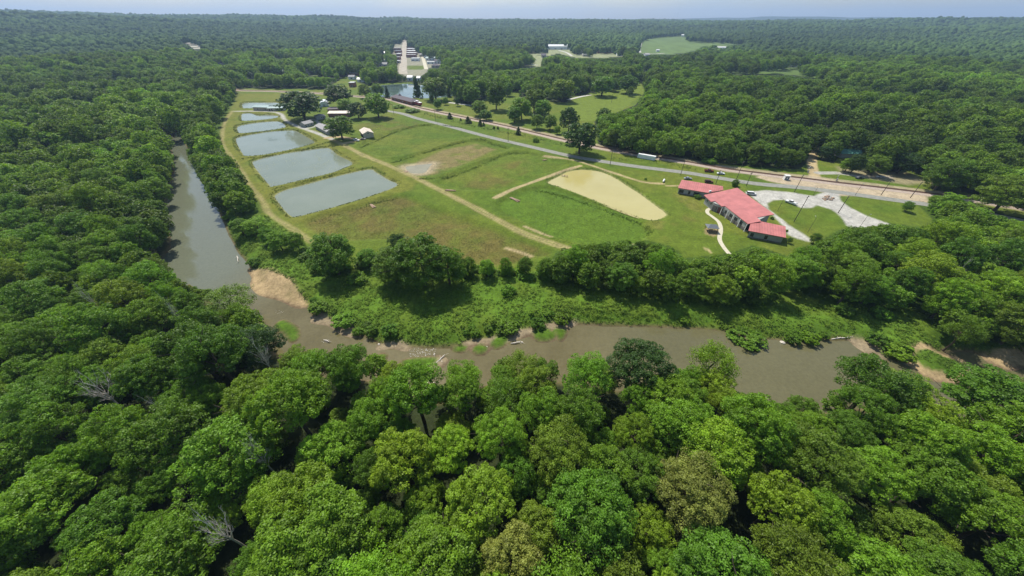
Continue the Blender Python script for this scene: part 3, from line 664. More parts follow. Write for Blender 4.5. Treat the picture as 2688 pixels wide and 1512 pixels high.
def crown(name, seed, H=17., R=6., lobes=9, cl=16, lv=52, ls=.5, low=.30, loose=0., u0=-.35, lrk=.30, shape='round'):
    rs = np.random.RandomState(seed); P, Nn, S, T = [], [], [], []
    cz, rz = H * (low + 1) / 2, H * (1 - low) / 2
    if shape == 'cone':
        lobes = 14
    Lc = []
    for i in range(lobes):
        if shape == 'cone':
            f = (i + .5) / lobes; z = H * (low + (1 - low) * f); rr = R * (1 - f) * .62; a = i * 2.4 + rs.rand()
            Lc.append((np.array([rr * math.cos(a), rr * math.sin(a), z]), R * (.62 - .45 * f)))
        else:
            a = i * 2.399 + rs.rand() * .8; u = u0 + (.95 - u0) * (i + .5) / lobes; u = min(.98, u)
            q = math.sqrt(max(0, 1 - u * u)); k = .56 + .16 * rs.rand()
            lr = R * (lrk + .16 * rs.rand()) * (9 / lobes) ** .28
            Lc.append((np.array([R * q * k * math.cos(a), R * q * k * math.sin(a), cz + rz * u * .68]), lr))
    for c, lr in Lc:
        out = unit(c - np.array([0, 0, cz - rz * .4]))
        d = unit(rs.normal(size=(cl * 3, 3)) + out * .9 + np.array([0, 0, .45]))
        keep = []                        # spread clumps over the lobe
        for v in d:
            if all(np.dot(v, w) < .86 for w in keep): keep.append(v)
            if len(keep) >= cl: break
        for v in keep:
            cr = lr * (.30 + .16 * rs.rand()); cc = c + v * lr * (.80 + .22 * rs.rand()) * np.array([1, 1, .82])
            m = int(lv * (.7 + .6 * rs.rand()))
            e = unit(rs.normal(size=(m, 3)) + v * .8 + np.array([0, 0, .35]))
            p = cc + e * cr * (.55 + .6 * rs.rand(m, 1)) * np.array([1, 1, .75])
            if loose: p += rs.normal(size=p.shape) * loose
            P.append(p); Nn.append(unit(e * .75 + rs.normal(size=(m, 3)) * .55 + np.array([0, 0, .35])))
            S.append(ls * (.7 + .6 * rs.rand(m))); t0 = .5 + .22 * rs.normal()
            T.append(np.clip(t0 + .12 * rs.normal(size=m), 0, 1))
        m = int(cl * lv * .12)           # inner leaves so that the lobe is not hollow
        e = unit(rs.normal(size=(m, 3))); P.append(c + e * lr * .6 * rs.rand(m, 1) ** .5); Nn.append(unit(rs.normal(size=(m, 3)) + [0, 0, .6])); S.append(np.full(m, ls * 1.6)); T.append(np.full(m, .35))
    P, Nn, S, T = np.vstack(P), np.vstack(Nn), np.concatenate(S), np.concatenate(T)
    V, F = leaves(P, Nn, S, rs)
    V[:, 2] = np.maximum(V[:, 2], .15)
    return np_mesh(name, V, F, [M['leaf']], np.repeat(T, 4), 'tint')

def trunk_mesh(seed, H=17., R=6., r0=.36, limbs=6, m='bark', bare=False):
    rs = random.Random(seed); mb = MB(); top = Vector((rs.uniform(-.4, .4), rs.uniform(-.4, .4), H * .55))
    mid = Vector((rs.uniform(-.2, .2), rs.uniform(-.2, .2), H * .28))
    mb.tube((0, 0, -.6), mid, r0 * 1.15, r0 * .85); mb.tube(mid, top, r0 * .85, r0 * .5)
    def branch(p, d, L, r, lev):
        q = p + d * L * .5; q2 = q + (d + Vector((rs.uniform(-.3, .3), rs.uniform(-.3, .3), rs.uniform(0, .35)))).normalized() * L * .5
        mb.tube(p, q, r, r * .7, 6); mb.tube(q, q2, r * .7, r * .35, 6)
        if lev:
            for _ in range(3 if bare else 2):
                e = (d + Vector((rs.uniform(-1.1, 1.1), rs.uniform(-1.1, 1.1), rs.uniform(-.3, .7)))).normalized()
                branch(q if rs.random() < .5 else q2, e, L * .62, r * .5, lev - 1)
    for i in range(limbs):
        a = i * 2.4 + rs.random(); f = .3 + .65 * (i + .5) / limbs
        p = mid.lerp(top, f); d = Vector((math.cos(a), math.sin(a), .55 + .5 * rs.random())).normalized()
        branch(p, d, R * .85 * rs.uniform(.7, 1), r0 * .42, 3 if bare else 1)
    branch(top, Vector((rs.uniform(-.2, .2), rs.uniform(-.2, .2), 1)).normalized(), H * .3, r0 * .45, 3 if bare else 1)
    me = bpy.data.meshes.new('trunk'); me.from_pydata(mb.v, [], mb.f); me.update(); me.materials.append(M[m]); return me

NEAR = [crown('broad_crown', 11 + i, lobes=13 + i % 4, cl=15, lv=96, ls=.27 + .03 * (i % 3), low=.22 + .05 * (i % 3)) for i in range(8)]
FULL = [crown('full_crown', 31 + i, lobes=16 + i % 4, cl=15, lv=80, ls=.33, low=.03, u0=-.8, lrk=.36) for i in range(4)]
MFULL = [crown('full_crown', 51 + i, lobes=15 + i, cl=12, lv=22, ls=.75, low=.03, u0=-.8, lrk=.36) for i in range(4)]
LOOSE = [crown('loose_crown', 41 + i, lobes=9, cl=13, lv=70, ls=.34, low=.2, loose=.35) for i in range(2)]
CONE = [crown('conical_crown', 81 + i, H=6, R=2., cl=9, lv=16, ls=.5, low=.03, shape='cone') for i in range(2)]
BUSH = [crown('shrub_crown', 91 + i, H=3.2, R=2.2, lobes=12, cl=10, lv=26, ls=.30, low=.0, u0=-.9) for i in range(3)]
TR = [trunk_mesh(i) for i in range(4)]; TRB = trunk_mesh(7, 3.2, 2.0, .08, 4); TRC = trunk_mesh(8, 6, 1.2, .12, 5)
DEAD = [trunk_mesh(20 + i, 16, 5.2, .42, 9, 'dead', True) for i in range(3)]

TONES = {'deep green': (.088, .188, .014), 'mid green': (.116, .238, .015), 'bright green': (.138, .270, .016), 'yellow-green': (.170, .285, .016), 'olive green': (.128, .212, .018), 'straw-tipped': (.205, .24, .045), 'dark': (.044, .100, .015)}
ntree = 0
def tree(X, Y, h, r, crown_me, tone, label, group=None, name='broadleaf_tree', cat='tree', H0=17., R0=6., tr=None, rot=None, tw=1.0):
    global ntree; ntree += 1
    rs = random.Random(ntree * 7 + 3); z = float(hgt(X, Y))
    o = thing(name, label, cat, (X, Y, z), rs.uniform(0, 6.28) if rot is None else rot, group)
    o.scale = (r / R0, r / R0, h / H0)
    a = bpy.data.objects.new('crown', crown_me); link(a, o); c = TONES[tone]; a.color = (*c, 1)
    b = bpy.data.objects.new('trunk', tr or TR[ntree % 4]); link(b, o)
    return o, a

def fit(code, cx, yt, yb, w, z=None):
    """base position, height and crown radius of a tree from its picture box"""
    (x, y0), = px(code, (cx, yt)); (_, y1), = px(code, (cx, yb)); k = CR[code][2]
    X, Y, z = GT((x, y1)); z = float(hgt(X, Y))
    if z < -.3:
        for _ in range(4): X, Y = G((x, y1), z); z = max(float(hgt(X, Y)), RIVZ + .2)
    for _ in range(4):
        hs = np.linspace(.5, 45, 400); yy = proj(np.full(400, X), np.full(400, Y), z + hs)[1]
        h = float(hs[np.argmin(np.abs(yy - y0))])
        mx = proj(X, Y, z + h * .55)[0]; d = proj(X, Y, z + h * .55)[2]
        X -= float((mx - x) * d / FOC)
    return X, Y, h, w / k / 2 * float(d) / FOC
def place(code, cx, yt, yb, w, tone, label, lod='auto', group=None, **kw):
    X, Y, h, r = fit(code, cx, yt, yb, w)
    rr = random.Random(int(cx * 13 + yb))
    pool = {'near': FULL, 'loose': LOOSE, 'mid': MFULL}[lod if lod != 'auto' else ('near' if Y < 260 else 'mid')]
    return tree(X, Y, h * 1.02, r * 1.04, rr.choice(pool), tone, label, group, **kw)
MANUAL = [
 # bank trees in front of the fields
 ('B', 770, 40, 345, 330, 'deep green', 'large round tree between the river terrace and the brown basin, left of the widest clump'), ('B', 1230, 150, 400, 300, 'mid green', 'left tree of the wide clump in front of the brown basin'),
 ('B', 1440, 50, 430, 420, 'deep green', 'tall middle tree of the wide clump in front of the brown basin'), ('B', 1640, 130, 420, 280, 'mid green', 'right tree of the wide clump in front of the brown basin'),
 ('B', 1270, 35, 200, 140, 'dark', 'small dark tree peeping over the wide clump by the brown basin'), ('B', 1800, 215, 350, 110, 'mid green', 'small tree just right of the wide clump on the terrace edge'),
 ('B', 1940, 230, 360, 120, 'bright green', 'low bushy tree at the foot of the brown basin, second right of the wide clump'), ('B', 2080, 215, 350, 95, 'mid green', 'small upright tree by the pale bare scar'),
 ('B', 2230, 210, 345, 110, 'deep green', 'small dark tree next to the pale bare scar'), ('B', 2380, 225, 370, 140, 'bright green', 'low bushy tree left of the long bank thicket'), ('B', 2500, 200, 400, 160, 'mid green', 'bushy tree at the left end of the long bank thicket'),
 ('B', 1040, 155, 285, 150, 'mid green', 'low tree between the round tree and the wide clump'), ('B', 370, 20, 165, 160, 'mid green', 'bushy tree at the head of the grassy river terrace'), ('B', 500, 25, 165, 120, 'deep green', 'small round tree beside the curving levee track end'),
 ('4', 660, 1080, 1200, 140, 'mid green', 'riverside bush tree beside the narrow sandy edge'), ('4', 780, 1060, 1190, 170, 'bright green', 'leafy bank tree below the nearest pond corner'),
 ('4', 860, 1130, 1260, 120, 'mid green', 'small bank tree lower down the terrace head'),
 # hatchery yard
 ('4', 1105, 100, 325, 290, 'dark', 'big dark oak between the beige pond building and the small houses'), ('4', 1400, 288, 475, 205, 'deep green', 'round dense tree beside the tan roofed barn'),
 ('4', 1680, 122, 312, 185, 'mid green', 'tall green tree at the corner of the drained fields'), ('4', 1535, 190, 318, 130, 'dark', 'dark tree with several stems over the tan roof'), ('4', 1440, 165, 270, 110, 'mid green', 'tree behind the tan roofed workshop'),
 ('4', 1390, 55, 235, 190, 'dark', 'dark tree behind the white greenhouse'), ('4', 1590, 55, 165, 90, 'olive green', 'olive tree at the left end of the lake'), ('4', 1690, 50, 152, 90, 'mid green', 'small green tree in front of the left lake shore'),
 # park
 ('2', 690, 575, 755, 185, 'olive green', 'large rusty-olive tree in front of the lake'), ('2', 860, 728, 797, 42, 'dark', 'small oval dark tree alone on the park lawn'), ('2', 710, 742, 822, 64, 'deep green', 'small round tree beside the caboose lawn'),
 ('2', 770, 728, 788, 42, 'mid green', 'tiny round tree between the lawn trees'), ('2', 665, 716, 765, 36, 'mid green', 'bush-like tree at the lake car park'), ('2', 860, 560, 745, 120, 'dark', 'dark tall tree at the right end of the lake'),
 ('2', 965, 625, 785, 125, 'deep green', 'broad park tree right of the oval tree'), ('2', 1150, 600, 825, 150, 'deep green', 'tall park tree in the middle of the lawn grove'), ('2', 1238, 612, 722, 80, 'mid green', 'slim park tree behind the lawn grove'),
 ('2', 1025, 752, 872, 120, 'mid green', 'bushy park tree left of the rail embankment grove'), ('2', 1075, 822, 902, 95, 'deep green', 'low dark park tree nearest the rails'), ('2', 1290, 795, 925, 115, 'deep green', 'round tree casting a shadow on the park lawn'),
 ('2', 1345, 725, 900, 150, 'mid green', 'broad tree at the centre of the railside grove'), ('2', 1460, 850, 968, 100, 'mid green', 'bushy tree at the front of the railside grove'), ('2', 1440, 655, 850, 165, 'olive green', 'large olive tree behind the railside grove'),
 ('2', 1560, 858, 975, 105, 'mid green', 'tree before the hay field on the railside'), ('2', 1612, 942, 1008, 52, 'bright green', 'small round bush tree near the big railside oak'), ('2', 1655, 585, 765, 160, 'olive green', 'tall olive tree at the left end of the hay field lane'),
 ('2', 1705, 795, 992, 140, 'dark', 'dark upright tree against the left side of the hay field'), ('2', 1790, 905, 1155, 255, 'dark', 'huge spreading oak between the road and the rails'), ('2', 1500, 745, 880, 120, 'mid green', 'middle tree of the railside grove'),
 ('2', 1955, 565, 722, 170, 'deep green', 'broad tree at the top edge of the hay field'), ('2', 2145, 555, 702, 140, 'deep green', 'round tree at the upper right of the hay field'), ('2', 2162, 645, 725, 48, 'olive green', 'thin young tree standing in the hay field'),
 ('2', 2290, 715, 815, 125, 'mid green', 'round tree where the hay field meets the woods'), ('2', 2330, 575, 692, 115, 'mid green', 'tree behind the top right corner of the hay field'), ('2', 1825, 552, 672, 95, 'olive green', 'reddish-olive tree behind the hay field lane'),
 ('2', 1960, 805, 905, 100, 'deep green', 'pointed tree at the lower right of the hay field'),
 # right side
 ('6', 2010, 175, 425, 270, 'deep green', 'spreading tree above the bare yard by the rails'), ('6', 1260, 190, 290, 110, 'bright green', 'light green tree in front of the green roofed house'), ('6', 2480, 320, 590, 330, 'olive green', 'big leaning olive tree over the rails at the right edge'),
 ('6', 1320, 150, 300, 120, 'dark', 'dark yard tree right of the green roofed house'), ('6', 1480, 160, 315, 150, 'olive green', 'olive yard tree with leaning trunk by the bare yard'), ('6', 1680, 140, 300, 180, 'dark', 'dark shade tree over the bare yard'), ('6', 1080, 90, 190, 110, 'dark', 'dark tree at the corner of the dirt road'),
 ('6', 410, 345, 395, 52, 'deep green', 'small round tree behind the red roof by the road'), ('V', 2170, 1195, 1300, 90, 'deep green', 'small ball tree off the right end of the red roofed wing'), ('6', 1015, 750, 825, 70, 'deep green', 'small tree at the lower end of the gravel drive'),
 ('6', 1710, 510, 585, 70, 'deep green', 'ragged young tree alone on the lawn right of the gravel lane')]
keep_crown = []
for code, cx, yt, yb, w, tone, lb in MANUAL:
    o, a = place(code, cx, yt, yb, w, tone, lb); keep_crown.append(a)
# the two pale willowy trees by the water, the straw coloured ones in the near wood

def canopy_at(code, cx, cy, w, h):
    """tree of the closed canopy found by the middle of its crown"""
    p = px(code, (cx, cy))[0]; X, Y = G(p, h * .74); d = float(proj(X, Y, h * .74)[2]); return X, Y, h, w / CR[code][2] / 2 * d / FOC
SPECIAL = [('O', 2228, 945, 160, 19, 'deep green', 'tall dark tree screening the river between pool and sandy islet'), ('O', 2525, 985, 190, 18, 'deep green', 'dark tree at the right edge overhanging the river channel'),
           ('O', 1752, 1222, 175, 17, 'straw-tipped', 'straw coloured flowering tree in the near wood, right of centre'), ('O', 1290, 1405, 150, 16, 'straw-tipped', 'straw-tipped tree cut by the bottom edge of the photo'),
           ('O', 1205, 1260, 170, 16, 'yellow-green', 'smooth domed yellow-green tree in the middle of the near wood'), ('O', 1965, 1265, 150, 17, 'yellow-green', 'bright lime tree below the dark gap in the near wood at right'),
           ('O', 632, 862, 130, 16, 'dark', 'dark tree with a bare leaning limb beside the river islet'), ('O', 1622, 905, 165, 19, 'dark', 'dark round tree hanging over the near river bank'), ('O', 780, 1345, 240, 18, 'bright green', 'huge cauliflower-crowned tree near the bottom edge, left of centre'),
           ('O', 1010, 1150, 150, 17, 'yellow-green', 'yellow-green tree in the near wood, left of the domed tree'), ('O', 1090, 1420, 210, 16, 'bright green', 'bright round tree cut by the bottom edge, left of the straw-tipped one')]
SPEC_XY = []
FEATHER = [('C', 285, 640, 300, 18, 'yellow-green', 'pale feathery tree leaning over the wide brown pool'), ('A', 1665, 920, 340, 13, 'olive green', 'pale feathery tree at the inside of the river bend')]
for code, cx, cy_, w, h, tone, lb in SPECIAL + FEATHER:
    X, Y, h, r = canopy_at(code, cx, cy_, w, h); SPEC_XY.append((X, Y))
    tree(X, Y, h * 1.03, r * 1.08, NEAR[int(cx) % 8] if code == 'O' else LOOSE[code == 'C'], tone, lb)

# small evergreens and bushes along the rails, pines by the lake
for cx, yt, yb, w, lb in ((803, 848, 892, 42, 'small cedar beside the rails, farthest along the verge'), (940, 876, 925, 48, 'bushy cedar on the rail verge with a twin top'), (1032, 893, 947, 30, 'narrow pointed cedar on the rail verge'), (1058, 918, 947, 18, 'tiny cedar beside the narrow pointed one'),
                       (1318, 955, 1012, 40, 'neat egg-shaped cedar close to the rails'), (885, 888, 908, 16, 'tiny cedar left of the twin topped one'), (1135, 948, 967, 18, 'low dark seedling on the verge grass'), (1165, 948, 970, 18, 'low dark seedling right of its neighbour on the verge')):
    X, Y, h, r = fit('2', cx, yt, yb, w); tree(X, Y, h, r * 1.1, CONE[int(cx) % 2], 'dark', lb, 'cedars along the rail verge', 'cedar_tree', 'cedar', 6, 2, TRC)
PINE = []
for cx, yt, yb, w, lb in ((555, 590, 735, 70, 'tall open pine standing before the lake'), (793, 640, 728, 45, 'small pine at the right end of the lake'), (330, 650, 735, 40, 'thin pine at the left part of the lake')):
    X, Y, h, r = fit('2', cx, yt, yb, w); tree(X, Y, h, r, CONE[int(cx) % 2], 'dark', lb, None, 'pine_tree', 'pine', 6, 2, TRC)
BUSHES = [('B', 660, 500, 620, 150, 'dark bush overhanging the water below the sandbar'), ('B', 850, 620, 720, 170, 'dark bush on the bank above the red shallow'), ('B', 1200, 690, 790, 130, 'pale leaved bush near the low bank rocks'), ('B', 1060, 700, 790, 110, 'round bush left of the pale leaved one on the bank'),
          ('B', 2090, 620, 760, 170, 'light green bush above the gravel spit'), ('B', 2330, 640, 740, 120, 'bush between the light green one and the spit'), ('B', 1850, 720, 800, 90, 'small bush at the waterside grass'), ('B', 2520, 560, 700, 130, 'dark bush on the bank above the shallow'),
          ('C', 520, 410, 545, 260, 'broad glossy bush reflected in the pool'), ('C', 880, 430, 560, 120, 'dark upright bush at the pool edge'), ('C', 1000, 470, 560, 130, 'bush right of the dark upright one at the pool edge'), ('C', 1250, 265, 350, 130, 'low round bush under the bank thicket'),
          ('C', 1560, 220, 370, 150, 'grey-green bush at the right of the grassy terrace'), ('C', 1740, 470, 640, 200, 'spreading bush above the sandy islet'), ('C', 1550, 440, 560, 160, 'brownish bush on the terrace near the islet'), ('B', 960, 720, 790, 90, 'low bush over the bank edge, left of the rocks'),
          ('B', 2100, 430, 490, 120, 'bush on the open terrace below the bank thicket'), ('B', 180, 190, 280, 100, 'bush at the river edge above the sandbar'), ('B', 640, 180, 320, 130, 'bush in the shade of the large round tree'), ('B', 960, 320, 400, 150, 'low thicket bush in front of the wide clump'),
          ('5', 1525, 735, 775, 50, 'bush against the windows of the left red wing'), ('6', 410, 360, 400, 40, 'low bush at the foot of the roadside pole'), ('V', 2120, 1010, 1085, 60, 'bush at the right corner of the red roofed wing'), ('V', 1850, 800, 860, 70, 'garden bush at the gable of the main red roof'),
          ('V', 1160, 150, 260, 60, 'upright bush behind the ridge of the red roof'), ('2', 420, 755, 810, 90, 'green brush on the railway bank by the depot'), ('2', 520, 790, 840, 110, 'green brush on the railway bank below the caboose'), ('5', 1132, 610, 635, 24, 'tiny bush in the grass by the white tank'),
          ('5', 1620, 450, 510, 110, 'pale green bush at the edge of the woods by the rails'), ('6', 220, 150, 220, 110, 'light bush at the rail cutting under the woods'), ('2', 1450, 1025, 1065, 60, 'brushy clump on the verge below the rails')]
for i, (code, cx, yt, yb, w, lb) in enumerate(BUSHES):
    X, Y, h, r = fit(code, cx, yt, yb, w)
    tree(X, Y, min(max(h, 1.0), 1.15 * r, 3.0), r, BUSH[i % 3], ('mid green', 'bright green', 'deep green')[i % 3], lb, None, 'bush', 'bush', 3.2, 2.2, TRB)
DEADT = [('O', 642, 1140, 85, 'white leafless dead tree in the near wood, lower left'), ('O', 545, 1330, 110, 'grey dead branches spreading above the canopy, lower left'), ('O', 245, 975, 100, 'grey fuzzy leafless tree on the left slope'),
         ('O', 420, 1035, 60, 'small reddish dead tree between green crowns at left'), ('O', 655, 890, 60, 'bare bleached limb standing by the river islet'), ('A', 1290, 1030, 70, 'small white dead snag beside the river wood'), ('A', 660, 950, 80, 'grey dead branches among the crowns of the left slope'),
         ('6', 2090, 1030, 100, 'bleached dead tree inside the thicket on the right'), ('4', 1, 1, 0, '')]
for i, (code, cx, cy_, w, lb) in enumerate(DEADT):
    if not lb: continue
    h = 16.5 if code != '6' else 14; X, Y, h, r = canopy_at(code, cx, cy_, w, h)
    o = thing('dead_tree', lb, 'dead tree', (X, Y, 0), i * 1.3); o.scale = (r / 8.5, r / 8.5, h / 15)
    link(bpy.data.objects.new('trunk', DEAD[i % 3]), o); SPEC_XY.append((X, Y))

HEDGE = [(smooth_line(GP(px('B', (560, 190), (720, 320), (960, 290), (1080, 270)))), 2.8, 'in the hedge left of the wide clump'), (smooth_line(GP(px('B', (1720, 345), (1900, 345), (2120, 345), (2320, 360), (2520, 380)))), 2.6, 'in the hedge between the terrace and the brown basin'),
         (smooth_line(GP(px('4', (560, 1060), (700, 1130), (820, 1200), (950, 1270)), -.5)), 3.0, 'on the bank below the levee track'), (smooth_line(GP(px('B', (600, 560), (700, 610), (880, 690), (1060, 770)), -1.2)), 5, 'along the river edge of the terrace'),
         (smooth_line(GP(px('B', (1750, 780), (1950, 740), (2150, 700), (2400, 660), (2560, 640)), -1.2)), 4.2, 'above the gravel spit of the river'), (smooth_line(GP(px('C', (60, 420), (300, 450), (600, 500), (900, 520), (1150, 510)), -1.2)), 4.0, 'on the bank of the wide pool')]
rh = random.Random(3)
for hi, (ln, step, wh) in enumerate(HEDGE):
    L = np.r_[0, np.cumsum(np.linalg.norm(np.diff(ln, axis=0), axis=1))]; d = 0
    while d < L[-1]:
        X, Y = np.interp(d, L, ln[:, 0]) + rh.gauss(0, 1), np.interp(d, L, ln[:, 1]) + rh.gauss(0, 1); r = rh.uniform(1.2, 2.6) * (1.2, 1.15, .85, .62, .6, .75)[hi]
        if float(hgt(X, Y)) > RIVZ + .3: tree(X, Y, r * rh.uniform(.7, 1.15), r, BUSH[rh.randrange(3)], rh.choice(['mid green', 'bright green', 'deep green']), ('tall' if r > 2 else 'small') + ' leafy bush ' + wh, 'bushes ' + wh, 'bush', 'bush', 3.2, 2.2, TRB)
        d += step * rh.uniform(.7, 1.4)

